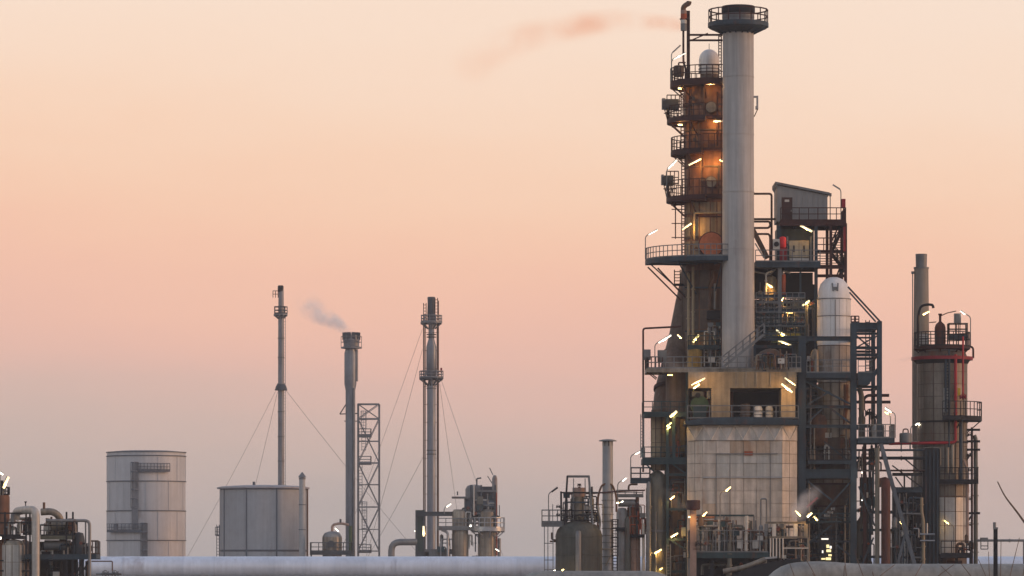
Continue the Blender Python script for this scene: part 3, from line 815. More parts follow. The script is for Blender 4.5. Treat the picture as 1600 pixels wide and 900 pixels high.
for x in (1232.6, 1248.4):
    dd = G().box(x, x + 15, -5.4, -4.2, 377, 402).build('door', mat('cabinet_cream', (.42, .37, .26), .6, 0, .2, 1, .2), cb)
    G().box(x + 6.5, x + 8.5, -6.6, -5.5, 384, 394).build('handle', BLACK, dd)
G().box(1233, 1264, -4, 10, 403.3, 411).build('plinth', OFFW, cb)
for x in (1230, 1266.5): G().bar((x, -8, 370), (x, -8, 411), 2.2).build('guard_post', STEELG, cb)
ac = thing('fan_unit', 'white box fan unit on brackets beside the red drum', 'fan unit', 1212, 391)
G().box(1206.5, 1217, -20, -8, 375, 391).build('casing', OFFW, ac)
G().disc(1212, -21.4, 383, 1.6, 4, 18).build('fan_grille', BLACK, ac)
G().box(1202.5, 1206, -18, -8, 374.5, 392).bar((1204, -12, 391), (1204, -12, 412), 1.4).bar((1214, -12, 391), (1214, -12, 412), 1.4).build('bracket', MAROON, ac)
rd = thing('red_drum', 'bright red drum upright next to the white fan unit', 'drum', 1222, 388)
G().rev(1222, -16, [(.01, 370.5), (4.6, 372), (5.3, 374), (5.3, 386), (4.6, 388), (.01, 389)], 18).build('shell', mat('bright_red', (.62, .03, .04), .5), rd)
G().box(1217, 1228, -20, -10, 389, 411).build('stand', DRED, rd)
pipe(rd, [(1226, -16, 380), (1231, -16, 384), (1231, -16, 410)], 1.6, TEAL)
fp = thing('fire_cabinet', 'small upright red box on the railing at the right end of the shed deck', 'box', 1317, 346)
G().box(1314, 1320, -15, -9, 312, 326).build('box', DRED, fp)
G().bar((1317, -12, 326), (1317, -12, 346), 1.8).build('post', MAROON, fp)
G().bar((1318, -18, 356), (1318, -18, 394), 3.4).build('riser', DRED, fp)
for i, (lab, pts) in enumerate((('brown square loop pipe, highest of those between chimney and shed', [(1170, 30, 300), (1207.5, 30, 300), (1207.5, 30, 412)]),
        ('straight brown pipe running from the chimney to the shed wall', [(1170, 34, 339.5), (1216, 34, 339.5)]),
        ('brown hairpin pipe between chimney and shed', [(1170, 26, 344), (1204, 26, 344), (1205.5, 26, 349), (1203, 26, 354), (1170, 26, 354)]),
        ('lowest brown bent pipe between chimney and shed', [(1170, 26, 363.5), (1203, 26, 363.5), (1205, 26, 368), (1205, 26, 412)]))):
    solo(G().tube(pts, 1.7, 8, 4), 'brown_pipe', PIPEB, lab, 'pipe', 'brown pipes between chimney and shed')
dc = thing('chute', 'slanting brown chute between the chimney and the fan unit', 'chute', 1198, 402)
G().bar((1176, 10, 356), (1200, 10, 403), 8, 7).build('casing', PIPEB, dc)
G().bar((1180, 2, 380), (1194, 2, 403), 2).build('rail', OFFW, dc)
pv = thing('process_cluster', 'crowd of small vessels and pipes on the decks right of the chimney', 'process equipment', 1225, 535)
G().rev(1222, -10, [(.01, 426), (4.5, 429), (5, 432), (5, 465), (4, 468), (.01, 470)], 18).build('drum', BRICKRED, pv)
G().rev(1205, 0, [(.01, 430), (7, 433), (8.5, 437), (8.5, 474), (.01, 476)], 20).build('drum', BEIGE, pv)
pipe(pv, [(1196, -12, 474), (1196, -12, 428), (1206, -12, 424)], 1.5, OFFW, fl=14)
pipe(pv, [(1178, -6, 417), (1210, -6, 421)], 2, PIPEG); pipe(pv, [(1178, -10, 425), (1202, -10, 430), (1212, -10, 420)], 1.6, PIPEG)
pipe(pv, [(1222, -14, 430), (1222, -14, 424), (1234, -14, 428)], 1.4, PIPEG)
skid(pv, 1180, 1214, -14, 20, 470, 532, 18, 21, [PIPEG, STEELG, DCLAD, NAVY, BEIGE])
skid(pv, 1226, 1258, -10, 30, 470, 532, 14, 22, [PIPEG, STEELG, GREYGREEN, NAVY, TEAL])
skid(pv, 1178, 1228, -20, 10, 440, 532, 30, 23, [STEELG, NAVY, PIPEG, GALV, DCLAD], (.9, 2))
skid(pv, 1222, 1276, -16, 30, 462, 528, 28, 24, [NAVY, STEELG, PIPEG, GREYGREEN, TEAL], (.9, 2))
for y in (474, 490, 512): G().rail([(1180, -24, y), (1256, -24, y)], 15, 9, .6).build('guard', STEELG, pv)
G().box(1220, 1232, -16, 0, 494, 506).build('panel', BLACK, pv)
pipe(pv, [(1221, -18, 492), (1221, -18, 508), (1226, -18, 508)], 1.4, POST)
bl = G().box(1205, 1262, -18, 20, 528, 537).build('tray', TEAL, pv)
G().box(1206, 1250, -20, -17, 522, 531).build('toe_board', YELLOW, bl)

# ================================================================== white vessel with the blue steel frame
at(403)
wv = thing('white_vessel', 'tall white domed vessel standing inside the blue steel frame', 'vessel', 1303, 720)
G().rev(1303, 0, [(25.5, 540), (25.5, 466), (24.6, 455), (21, 444), (14, 436.5), (6, 433.4), (.01, 433)], 40).build('shell', WHITE, wv)
G().rev(1303, 0, [(24, 735), (24.5, 600), (25, 540)], 40).build('lower_shell', BROWN, wv)
clad(wv, 1303, 0, 468, 540, 25.6, 3, 12, WHITE, .7, .4)
PALE = mat('pale_insulation', (.46, .40, .34), .6, 0, .25, .4, .3, .08, .08)
clad(wv, 1303, 0, 541, 598, 25, 2, 12, PALE, .7, .5)
clad(wv, 1303, 0, 598.5, 684, 25, 3, 12, DCLAD, .7, .9)
for y in (467, 494): G().rev(1303, 0, [(26, y), (27, y), (27, y + 1.3), (26, y + 1.3)], 40, loop=True).build('band', STEELG, wv)
lg = G().bar((1298.5, -23, 444), (1299.5, -26, 456), 2).bar((1307.5, -23, 444), (1306.5, -26, 456), 2).box(1299, 1307, -26.5, -24, 450, 454).build('lifting_lug', STEELG, wv)
G().tube([(1303, -25, 470), (1303, -26.8, 470), (1303, -26.8, 530)], .6, 6).build('conduit', STEELG, wv)
hp = thing('catalyst_hopper', 'brown cone hopper narrowing downwards inside the lower blue frame', 'hopper', 1296, 850)
G().rev(1300, 14, [(34, 748), (34, 756), (12, 826), (10, 850), (10, GR())], 36).build('cone', BROWN, hp)
clad(hp, 1300, 14, 749, 756, 34.2, 1, 14, DCLAD, .6, .8)
for y in (755, 790): 
    r = 34 - max(0, (y - 756)) * 22 / 70
    G().rev(1300, 14, [(r, y), (r + 2, y), (r + 2, y + 2.5), (r, y + 2.5)], 36, loop=True).build('flange_ring', MAROON, hp)

at(399)
bf = thing('blue_steel_frame', 'tall blue grey steel frame with cross braces around the white vessel', 'steel frame', 1300, 940)
XS = (1253, 1333.5, 1374)
for x, y0, w_ in ((1253, 525, 12), (1333.5, 505, 9.5), (1374, 502, 7.5)):
    post(bf, x, 0, y0, GR() if x < 1370 else 690, w_, NAVY, h=10)
    post(bf, x, 110, y0, GR() if x < 1370 else 690, w_ * .8, NAVY, h=8)
for x0, x1, y, h in ((1196, 1338, 529, 7), (1330, 1378, 509, 10), (1330, 1378, 521.5, 3.5), (1336, 1378, 543.5, 4.5), (1336, 1378, 554.5, 5), (1247, 1336, 591, 5), (1336, 1376, 604.5, 4),
                     (1247, 1336, 635.5, 4.5), (1247, 1360, 666, 5), (1247, 1340, 740, 14), (1258, 1338, 816, 3), (1258, 1338, 846, 3)):
    beam(bf, (x0, 0, y), (x1, 0, y), 5, h, NAVY)
    if x0 > 1230 and h > 3.2: beam(bf, (x0, 110, y), (x1, 110, y), 4, h * .8, NAVY)
for y in (529, 591, 635, 666, 740):
    for x in (1253, 1333.5): beam(bf, (x, 4, y), (x, 106, y), 4, 5, NAVY)
for y in (509, 554, 604):
    beam(bf, (1374, 4, y), (1374, 106, y), 4, 5, NAVY)
for a, b, w_ in (((1325, 2, 448), (1376, 2, 503), 2.6), ((1327, -4, 457), (1368, -4, 503), 2.4), ((1338, 0, 525), (1368, 0, 549), 2.2), ((1370, 0, 525), (1338, 0, 543), 2.2),
                 ((1338, 6, 523), (1372, 6, 556), 1.8), ((1260, 0, 596), (1330, 0, 632), 3), ((1296, 0, 612), (1262, 0, 632), 2.6), ((1300, 0, 640), (1330, 0, 662), 3), ((1284, 0, 640), (1262, 0, 660), 2.4),
                 ((1288, 0, 690), (1330, 0, 724), 2.2), ((1262, 0, 752), (1300, 0, 782), 2.6), ((1330, 0, 752), (1276, 0, 812), 2.6), ((1262, 0, 850), (1300, 0, 820), 2.4), ((1306, 0, 850), (1336, 0, 875), 2.4),
                 ((1262, 110, 596), (1330, 110, 632), 3), ((1330, 110, 672), (1260, 110, 730), 3), ((1262, 110, 752), (1330, 110, 812), 3), ((1376, 0, 572), (1362, 0, 590), 6)):
    brace(bf, a, b, w_, NAVY)
deck(bf, 1259, 1328, -12, 4, 583, NAVY, 7, 'f', 20, STEELG)
deck(bf, 1339, 1363, -14, 40, 583, NAVY, 9, 'fr', 20, STEELG)
G().prism([(1340, 593), (1362, 593), (1356, 602), (1340, 602)], -14, 30).build('hanger_box', NAVY, bf)
deck(bf, 1339, 1396, -22, 60, 685, NAVY, 7, 'fr', 21, STEELG)
deck(bf, 1262, 1330, -6, 70, 720, NAVY, 4, 'f', 18, BLACK)
G().box(1244, 1342, 112, 116, 596, 760).build('dark_fill', BLACK, bf)  # black sheets added behind the frame to darken its open bays
G().box(1244, 1342, 118, 122, 764, 930).build('dark_fill', BLACK, bf)
G().rail([(1262, -4, 816), (1336, -4, 816)], 14, 9, .6).build('guard', TEAL, bf)
G().ladder(1356, 4, 500, 600, 6, .7).build('ladder', NAVY, bf)
G().rail([(1330, 0, 504), (1342, 0, 504)], 10, 6, .8).bar((1336, 0, 504), (1336, 0, 494), 3).build('guard', MAROON, bf)
at(401)
mp_ = thing('frame_equipment', 'brown vessels and pipework crowded inside the blue frame', 'process equipment', 1300, 735)
G().rev(1284, 24, [(.01, 645), (14, 649), (17, 655), (17, 690), (13, 696), (.01, 698)], 24).build('drum', RUSTY, mp_)
G().tube([(1262, 30, 716), (1326, 30, 716)], 13, 24).build('heat_exchanger', BROWN, mp_)
for x in (1270, 1296, 1318): G().tube([(x, 30, 716), (x + 2.5, 30, 716)], 14.4, 24).build('flange', DCLAD, mp_)
pipe(mp_, [(1322, 14, 600), (1322, 14, 640), (1316, 14, 660), (1316, 14, 700)], 5, RUSTY, fl=30)
pipe(mp_, [(1270, 10, 560), (1274, 10, 545), (1276, 10, 556), (1276, 10, 580)], 4, DCLAD)
for y in (612, 650, 690, 706, 770, 800, 832, 862): G().rail([(1262, 30, y + 10), (1332, 30, y + 10)], 14, 10, .6).build('guard', NAVY, mp_)
for x, y0, y1 in ((1266, 600, 735), (1272, 668, 735), (1322, 668, 735), (1264, 752, 880), (1320, 790, 880), (1328, 752, 880)): pipe(mp_, [(x, -2, y0), (x, -2, y1)], 1.4, PIPEG if x % 4 else DCLAD, fl=20)
skid(mp_, 1262, 1330, 4, 60, 546, 582, 10, 31, [DCLAD, PIPEB, BRICKRED, OFFW])
skid(mp_, 1262, 1330, 20, 90, 600, 664, 14, 32, [BROWN, PIPEB, DCLAD, NAVY])
skid(mp_, 1290, 1330, 0, 40, 670, 718, 12, 33, [BRICKRED, PIPEB, DCLAD, OFFW])
skid(mp_, 1258, 1334, 30, 90, 750, 880, 40, 38, [PIPEG, NAVY, STEELG, GREYGREEN, BROWN], (.9, 2.4))
skid(mp_, 1258, 1334, 40, 90, 600, 740, 40, 39, [PIPEG, NAVY, STEELG, DCLAD, BROWN], (.9, 2.4))
skid(mp_, 1262, 1334, 40, 90, 790, 880, 26, 34, [TEAL, NAVY, STEELG, GREYGREEN, PIPEG])
eq = thing('valve_station', 'dark valves and a pale dish on the platform right of the blue column', 'valves', 1360, 685)
valve(eq, 1358, -8, 646, 4, BLACK, BLACK); valve(eq, 1365, -8, 652, 3, BLACK, BLACK)
pipe(eq, [(1346, 0, 684), (1346, 0, 616), (1342, 0, 606)], 4.2, GREYGREEN, fl=24)
pipe(eq, [(1358, -8, 640), (1358, -8, 684)], 1.5, NAVY)
G().dome(1369, -10, 672, 8, 9, 18).cyl(1369, -10, 672, 685, 8, n=18).build('drum', OFFW, eq)
skid(eq, 1341, 1378, 0, 30, 648, 684, 7, 41, [NAVY, STEELG, GREYGREEN])
skid(eq, 1342, 1380, -14, 30, 690, 735, 14, 42, [NAVY, BLACK, TEAL, STEELG], (1, 2))
for lab, pts in (('dark horizontal pipe bending back in a hairpin beyond the blue frame', [(1392, 30, 616.5), (1358, 30, 616.5), (1352, 30, 622), (1352, 30, 640)]), ('thick dark horizontal pipe stub just below the hairpin pipe', [(1394, 30, 627), (1340, 30, 627)])):
    solo(G().tube(pts, 2.5, 10, 6), 'dark_pipe', MAROON, lab, 'pipe', 'dark pipes beyond the blue frame')

# ================================================================== struts and pipes right of the blue frame
at(398)
ar = thing('strut_frame', 'slanting blue grey strut leaning against the right of the plant', 'strut', 1425, 900)
G().hbeam((1376, 0, 692), (1448, 0, GR() - 2), 6, 9).build('main_strut', mat('blue_grey_steel', (.10, .125, .15), .5, .1, .25, .5, .2), ar)
G().hbeam((1415, 0, 832), (1385, 0, GR() - 2), 4, 5.5).build('side_strut', MT['blue_grey_steel'], ar)
at(396)
solo(G().tube([(1384, 120, 752), (1384, 0, 752), (1384, 0, GR())], 7.2, 18, 14), 'red_brown_pipe', mat('red_brown', (.085, .028, .02), .6, 0, .3, .6, .25), 'thick red brown pipe bending down right of the blue frame', 'pipe')
solo(G().tube([(1370.5, -2, 700), (1370.5, -2, GR())], 3.6, 14), 'standing_pipe', GREYGREEN, 'grey green upright pipe left of the thick red brown pipe', 'pipe')
at(400)
lk = thing('pipe_bridge', 'dark steel bridge carrying red and black pipes to the right hand column', 'pipe bridge', 1415, 900)
for y, r, m in ((703, 1.8, NAVY), (715.5, 2.6, BLACK), (735, 1.6, MAROON)): pipe(lk, [(1336, 10, y), (1446, 10, y)], r, m, fl=38)
beam(lk, (1395, 10, 741), (1442, 10, 741), 4, 5, BLACK)
for a in (((1395, 10, 727), (1442, 10, 762)), ((1414, 10, 716), (1440, 10, 738)), ((1400, 10, 745), (1412, 10, 762))): brace(lk, *a, 2, BLACK)
beam(lk, (1395, 10, 765), (1442, 10, 765), 4, 8, NAVY)
for x in (1414, 1426): post(lk, x, 10, 741, 765, 2.5, BLACK)
for x in (1398, 1436): post(lk, x, 14, 760, GR(), 5, BLACK)
beam(lk, (1360, 16, 800), (1440, 16, 800), 4, 5, NAVY); beam(lk, (1345, 16, 828), (1440, 16, 828), 4, 4, TEAL); beam(lk, (1345, 16, 870), (1440, 16, 870), 4, 4, NAVY)
G().box(1397, 1442, 30, 34, 768, 850).build('screen', BLACK, lk)  # black sheet darkening the gap behind the bridge pipework
post(lk, 1352, 10, 690, GR(), 5, MAROON); post(lk, 1362, 30, 700, GR(), 4, NAVY)
G().box(1346, 1366, 30, 34, 745, 790).build('screen', MAROON, lk)  # maroon sheet darkening the gap beside the blue column
for a in (((1341, -10, 760), (1366, -10, 822)), ((1364, -10, 840), (1345, -10, 885))): brace(lk, *a, 2.6, NAVY)
skid(lk, 1338, 1372, 0, 40, 700, 800, 24, 53, [NAVY, MAROON, STEELG, BLACK, TEAL], (.9, 1.8))
skid(lk, 1395, 1442, 6, 26, 770, 890, 30, 54, [NAVY, STEELG, BLACK, PIPEG, DCLAD], (.9, 2))
skid(lk, 1342, 1366, 10, 40, 790, 900, 14, 51, [NAVY, GREYGREEN, STEELG, BLACK]); skid(lk, 1392, 1440, 20, 28, 780, 900, 18, 52, [NAVY, STEELG, BLACK, PIPEG, TEAL])
kt = thing('kettle_drum', 'dark grey drum with a looped pipe on top standing on the pipe bridge', 'drum', 1416, 695)
G().rev(1416, 10, [(.01, 675.5), (9, 676.5), (9.8, 678), (9.8, 691), (.01, 692)], 22).build('shell', STEELG, kt)
pipe(kt, [(1412, 10, 677), (1412, 10, 670), (1420, 10, 670), (1420, 10, 677)], 1, MAROON, 4)
for x in (1409, 1423): G().bar((x, 10, 691), (x, 10, 704), 1.8).build('leg', NAVY, kt)
pe = thing('pressure_vessel', 'grey green domed vessel between blue column and upright pipe near the ground', 'vessel', 1349, 870)
G().rev(1350, 40, [(12, GR()), (12, 826), (10, 816), (5, 810), (3, 806), (3, 792)], 24).build('shell', GREYGREEN, pe)
pipe(pe, [(1350, 40, 792), (1356, 40, 780), (1362, 40, 800)], 1.8, PIPEG)

# ================================================================== right hand column with stack
at(408)
s2 = thing('slim_stack', 'beige grey stack with a narrower top behind the right hand column', 'stack', 1439, 560)
G().rev(1439.5, 0, [(13, GR()), (12.6, 560), (11.2, 418)], 32).build('shaft', mat('stack_beige', (.27, .24, .20), .65, 0, .2, .2, .25), s2)
G().rev(1439.5, 0, [(8.6, 418), (9, 397), (7.5, 397), (7.5, 410)], 28).build('outlet', STEELG, s2)
G().rev(1439.5, 0, [(11.2, 418), (12, 417.5), (12, 420), (11.2, 420)], 32, loop=True).build('collar', STEELG, s2)
pipe(s2, [(1426, 0, 425), (1426, 0, 700)], .8, PIPEG)
G().box(1424, 1428, -2, 2, 424, 428).build('clip', STEELG, s2)
at(405)
RX = 1472
RCLAD = mat('brown_grey_cladding', (.225, .195, .155), .52, .2, .4, .25, .45, .15, .18)
rc = thing('clad_column', 'stout sheet clad column with red ring at the right side', 'column', RX, 900)
G().rev(RX, 0, [(38.5, GR()), (38.5, 772), (38.5, 556), (36, 550), (20, 547)], 44).build('shell', BROWN, rc)
clad(rc, RX, 0, 562, 775, 38.7, 11, 14, RCLAD, .7, .9)
clad(rc, RX, 0, 777, 866, 38.8, 4, 14, CLAD, .9, .8)
ring_deck(rc, RX, 0, 542, 30, 44, MAROON, 0, 360, 4, 22, BLACK)
G().ring(RX, 0, 558, 38.5, 48, 5, n=36).build('spray_ring', DRED, rc)
G().rev(RX, 0, [(40, 563), (44, 563), (40, 569)], 36).build('ring_support', BLACK, rc)
G().tube([(1511, -6, 541), (1520, -6, 543), (1520, -6, 560)], 1.6, 8, 4).build('spray_pipe', MAROON, rc)
ring_deck(rc, RX, 0, 653, 38.5, 62, BLACK, -95, 20, 5, 24)
pipe(rc, [(1488.5, -42, 556), (1488.5, -42, 692), (1478, -42, 693), (1385, -42, 694.5)], 2.3, RED, fl=60)
pipe(rc, [(1500.5, -38, 528), (1500.5, -38, 626)], 1.5, RED)
valve(rc, 1500, -40, 622, 3, DRED, DRED)
pipe(rc, [(1473, -43, 556), (1473, -43, 645)], 1.8, NAVY); pipe(rc, [(1478.5, -43, 548), (1478.5, -43, 700)], 1.6, NAVY)
G().ladder(1476, -45, 556, 650, 5, .6).build('ladder', NAVY, rc)
G().box(1470, 1479, -41.5, -39.5, 608, 646).build('level_gauge', CLAD, rc)
G().box(1492, 1496, -41.5, -38.5, 608, 620).build('nameplate', YELLOW, rc)
deck(rc, 1462, 1523, -52, -20, 752, BLACK, 4, 'fr', 20)
pipe(rc, [(1497, -40, 650), (1497, -40, 752)], 3, NAVY)
pipe(rc, [(1476, -41, 700), (1476, -41, 740)], 2.6, DCLAD); pipe(rc, [(1484, -41, 696), (1484, -41, 740)], 2.4, DCLAD)
for y, h in ((658, 3), (690, 3)): G().rev(RX, 0, [(38.7, y), (40.3, y), (40.3, y + h), (38.7, y + h)], 44, loop=True).build('stiffener_ring', BLACK, rc)
G().ring(RX, 0, 866, 38.5, 43, 5, n=36).build('base_ring', BLACK, rc)
sh_ = thing('ladder_shaft', 'dark upright casing running down the left face of the clad column', 'casing', 1450, 900)
G().box(1436, 1462, -58, -38, 702, GR()).build('casing', BLACK, sh_)
for x in (1441, 1447, 1453, 1459): G().bar((x, -59, 704), (x, -59, GR()), 2).build('rib', NAVY, sh_)
pipe(sh_, [(1438, -50, 702), (1452, -50, 700), (1464, -50, 703), (1464, -50, 728)], 1.2, DCLAD)
tv = thing('domed_drum', 'brown bottle shaped drum on top of the clad column', 'vessel', 1469, 543)
G().rev(1469, 0, [(8.5, 546), (8.8, 520), (8.6, 512), (7, 507), (3.2, 503.5), (2, 502), (2, 493), (3, 492), (3, 490)], 22).build('shell', MAROON, tv)
pipe(tv, [(1469, 0, 494), (1480, 0, 489), (1494, 0, 486)], .8, PIPEB)
pipe(tv, [(1463, 0, 503), (1452, 0, 504)], .8, PIPEB)
cg = thing('top_cage', 'railed steel cage with a grey box on top of the clad column', 'cage', 1497, 542)
deck(cg, 1481, 1511, -14, 14, 524, NAVY, 6, 'flrb', 18, BLACK)
for x in (1482, 1496, 1510):
    for d in (-13, 13): G().bar((x, d, 524), (x, d, 544), 1.6).build('leg', BLACK, cg)
G().box(1491, 1501, -6, 6, 490, 505).box(1493, 1498, -7, -6, 493, 502).build('grey_box', STEELG, cg)
G().bar((1493, 0, 505), (1493, 0, 524), 1.3).bar((1500, 0, 505), (1500, 0, 524), 1.3).build('box_leg', BLACK, cg)
gn = thing('goose_neck_vent', 'dark goose neck vent pipe curving over in front of the slim stack', 'vent', 1433, 543)
G().tube([(1432, -24, 545), (1432, -24, 495), (1436, -24, 480), (1446, -24, 477), (1455, -24, 478), (1456, -24, 483)], 2, 10, 9).build('pipe', BLACK, gn)
G().box(1431, 1448, -22, -16, 522, 543).build('louvre_panel', STEELG, gn)
for y in range(524, 543, 4): G().box(1432.5, 1446.5, -23.2, -22, y, y + 2.2).build('louvre', GALV, gn)
sr = thing('side_pipes', 'bracketed riser pipes with red and brown tubing along the right of the clad column', 'pipes', 1520, 900)
pipe(sr, [(1524.5, 0, GR()), (1524.5, 0, 686), (1522, 0, 680)], 3.4, GREYGREEN, fl=50)
pipe(sr, [(1517.5, -10, GR()), (1517.5, -10, 668)], 1.8, MAROON)
pipe(sr, [(1511, -10, 770), (1508, -10, 700), (1506, -10, 664)], 2.4, PIPEB)
for y in (672, 690, 703, 802):
    beam(sr, (1500, -12, y), (1530, -12, y), 3, 3.5, BLACK)
for y in (706, 804): brace(sr, (1518, -12, y), (1504, -12, y + 20), 2.6, BLACK)
for i, y in enumerate((680, 712, 735, 780, 820, 850)): valve(sr, 1514, -14, y, 2.2, BROWN, BLACK)
pipe(sr, [(1501, -42, 720), (1507, -42, 735), (1507, -42, 846)], 2.2, POST)
bd = thing('base_deck', 'dark railed deck with small valves at the foot of the clad column', 'platform', 1480, 900)
deck(bd, 1462, 1512, -74, -44, 866, BLACK, 5, 'fr', 20, BLACK)
for x in (1464, 1488, 1510): post(bd, x, -60, 870, GR(), 4, BLACK)
skid(bd, 1490, 1514, -64, -48, 838, 866, 5, 61, [BROWN, BLACK, PIPEB]); G().box(1474, 1498, -50, -46, 876, 900).build('rusty_plate', MAROON, bd)
ps = thing('sample_station', 'small pale pipes and flanges in front of the dark casing', 'pipes', 1440, 900)
at(402)
pipe(ps, [(1437, -30, 778), (1437, -30, 800), (1440, -30, 815), (1440, -30, GR())], 2.4, BEIGE, fl=20)
for y in (835, 845): pipe(ps, [(1434, -34, y), (1457, -34, y)], 1.3, GALV)
pipe(ps, [(1424, -34, 826), (1432, -34, 826), (1432, -34, 840)], 1.1, GALV); pipe(ps, [(1445, -34, 818), (1445, -34, 836)], 1.3, GALV)
# ================================================================== pipe deck in front of the furnace
at(390)
fd = thing('pump_deck', 'dark teal deck crowded with pumps and small pipes in front of the furnace', 'pump deck', 1140, 900)
deck(fd, 1076, 1200, -20, 40, 863, TEAL, 8, 'flr', 34, STEELG)
for x in (1112, 1140, 1166, 1198): post(fd, x, -8, 868, GR(), 5, BLACK)
beam(fd, (1090, 36, 805), (1180, 36, 805), 2, 3, TEAL)
for x in (1119, 1133, 1180): G().bar((x, 36, 805), (x, 36, 864), 2).build('frame_post', STEELG, fd)
pipe(fd, [(1139, -16, GR()), (1139, -16, 848)], 3.6, GREYGREEN, fl=20)
pipe(fd, [(1165, -12, 868), (1165, -12, 840), (1166, -12, 826), (1166, -12, 806)], 2.6, OFFW, fl=12)
pipe(fd, [(1123, -12, 864), (1123, -12, 812)], 1.7, OFFW, fl=18)
pipe(fd, [(1087, -6, 808.5), (1116, -6, 808.5)], 2, RUSTY); pipe(fd, [(1085, -6, 814), (1142, -6, 814)], 1.7, PIPEB)
pipe(fd, [(1190, 20, 864), (1190, 20, 779), (1199, 20, 779), (1199, 20, 840)], 1.4, STEELG, 3)
G().box(1092, 1100, 0, 4, 817, 831).build('panel', GALV, fd)
for x, m in ((1151, OFFW), (1175, CLAD)):
    G().box(x, x + 9, -14, -4, 844, 857).build('motor_box', m, fd)
skid(fd, 1088, 1200, -12, 30, 812, 863, 78, 71, [BROWN, PIPEG, STEELG, GREYGREEN, DCLAD, PIPEB], (1, 2.6))
skid(fd, 1090, 1200, -6, 30, 872, 925, 16, 72, [NAVY, BLACK, GREYGREEN, STEELG])
G().box(1080, 1206, 40, 44, 870, 940).build('dark_fill', BLACK, fd)  # black sheet that darkens the space under the deck
pp = thing('pipe_rack', 'grey beige rack of thin upright pipes right of the pump deck', 'pipe rack', 1230, 900)
beam(pp, (1195, -16, 817), (1258, -16, 817), 4, 3.6, DCLAD); beam(pp, (1195, -16, 839.5), (1262, -16, 839.5), 4, 3, DCLAD)
for x, m in ((1208.5, OFFW), (1242, OFFW), (1196.5, STEELG), (1258, DCLAD)): G().box(x - 3, x + 3, -18, -12, 818.8, 838).build('post', m, pp)
for i, x in enumerate((1202.5, 1207, 1212, 1217, 1222)):
    pipe(pp, [(x, -18, 841), (x, -18, 872)], 1.15, OFFW if i < 5 else STEELG)
G().bar((1192, -20, 872.5), (1213, -20, 870.5), 3).build('tray', GALV, pp)
beam(pp, (1221, -16, 856.5), (1262, -16, 856.5), 3, 1.8, OFFW)
for x in (1262, 1196): post(pp, x, -12, 840, GR(), 3.2, DCLAD)
skid(pp, 1200, 1260, -8, 20, 818, 839, 12, 73, [DCLAD, GREYGREEN, BROWN, OFFW]); skid(pp, 1215, 1262, -8, 30, 841, 900, 24, 74, [BROWN, STEELG, BLACK, TEAL, DCLAD])
G().box(1196, 1264, 34, 38, 841, 930).build('dark_fill', BLACK, pp)  # black sheet that darkens the back of the rack
cn = thing('concrete_post', 'pinkish upright concrete post with a maroon box on top in front of the furnace', 'post', 1082, 900)
G().box(1077, 1087, -26, -16, 797, GR()).build('post', POST, cn)
G().rev(1082, -21, [(.01, 781.5), (10.5, 782), (11, 783.5), (11, 796), (9, 797), (.01, 797)], 16).build('box', MAROON, cn)
valve(cn, 1090, -28, 850, 3, BROWN, BLACK)
G().bar((1082, -27, 858), (1100, -27, 858), 1).build('bracket', MAROON, cn)
at(385)
solo(G().tube([(1130, 0, 893), (1162, 0, 887), (1196, 0, 874)], 4.2, 14, 10), 'slanting_pipe', DCLAD, 'fat beige pipe slanting up from left to right under the pump deck', 'pipe')
pg = thing('shade_sheet', 'dark curved sheet standing in for the shade beneath the pump deck', 'chute', 1150, 900)  # black sheet put in for the dark shading below the pipe hump
G().prism([(1100, 925), (1140, 900), (1180, 884), (1220, 875), (1250, 872), (1250, 940), (1100, 940)], -6, 8).build('shade_plate', BLACK, pg)
at(392)
ld = thing('lit_doorway', 'bright lit doorway frame stacked with small yellow lights low behind the near pipe', 'doorway', 1293, 884)
G().box(1283, 1301, 10, 14, 838, 884).build('backing_plate', BLACK, ld)
rr = random.Random(11)
for i, (x, y, wd, hh, m) in enumerate(((1284, 841, 11, 2.2, TUBEW), (1292, 851, 4, 5, TUBEY), (1297, 853, 3, 4, TUBEW), (1292, 858.5, 7, 4, TUBEY), (1285, 860, 2, 4, TUBEW), (1295, 866, 5, 3, TUBEY), (1284, 872, 6, 2.4, TUBEY), (1291, 871, 8, 4, TUBEY))):
    G().box(x, x + wd, 7, 9.5, y, y + hh).build('light_panel', m, ld)
at(396)
bp_ = thing('branch_fittings', 'small pipe fittings clustered on the flank of the hopper', 'pipes', 1296, 806)
for i in range(5): valve(bp_, 1290 + 2.6 * i, -10, 806 - 2.6 * i + (i % 2) * 3, 1.6, OFFW, STEELG)
G().bar((1286, -8, 812), (1304, -8, 792), 1.5).build('rail', NAVY, bp_)
solo(G().tube([(1259, -20, 793), (1276, -20, 777.5)], 1.6, 8), 'slanting_rod', DRED, 'short dark red rod slanting through the steam beside the furnace', 'rod')

# ================================================================== grey vessel group, left of the main plant
at(392)
DKGREEN = mat('shaded_greygreen_vessel', (.088, .088, .072), .6, 0, .35, .3, .35, .15)  # grey green darkened so the colour carries the shade on this drum
gvs = thing('dome_top_drum', 'squat grey green drum with domed top standing low at the left of the plant', 'vessel', 904, 900)
G().rev(904.5, 0, [(36.5, GR()), (36.5, 836), (34, 828), (27, 820), (16, 815), (10, 814), (10, 808)], 48).build('shell', DKGREEN, gvs)
for y in (838, 866): G().rev(904.5, 0, [(36.5, y), (37, y + .2), (37, y + 1), (36.5, y + 1.2)], 48).build('weld_band', DKGREEN, gvs)
pipe(gvs, [(903, -37.5, GR()), (903, -37.5, 838), (903, -33, 832)], 4.6, PIPEG)
pipe(gvs, [(868, -4, 844), (862, -4, 843), (862, -4, 832)], 1.4, PIPEB); pipe(gvs, [(870, -4, 846), (859, -4, 846)], 1.4, PIPEB)
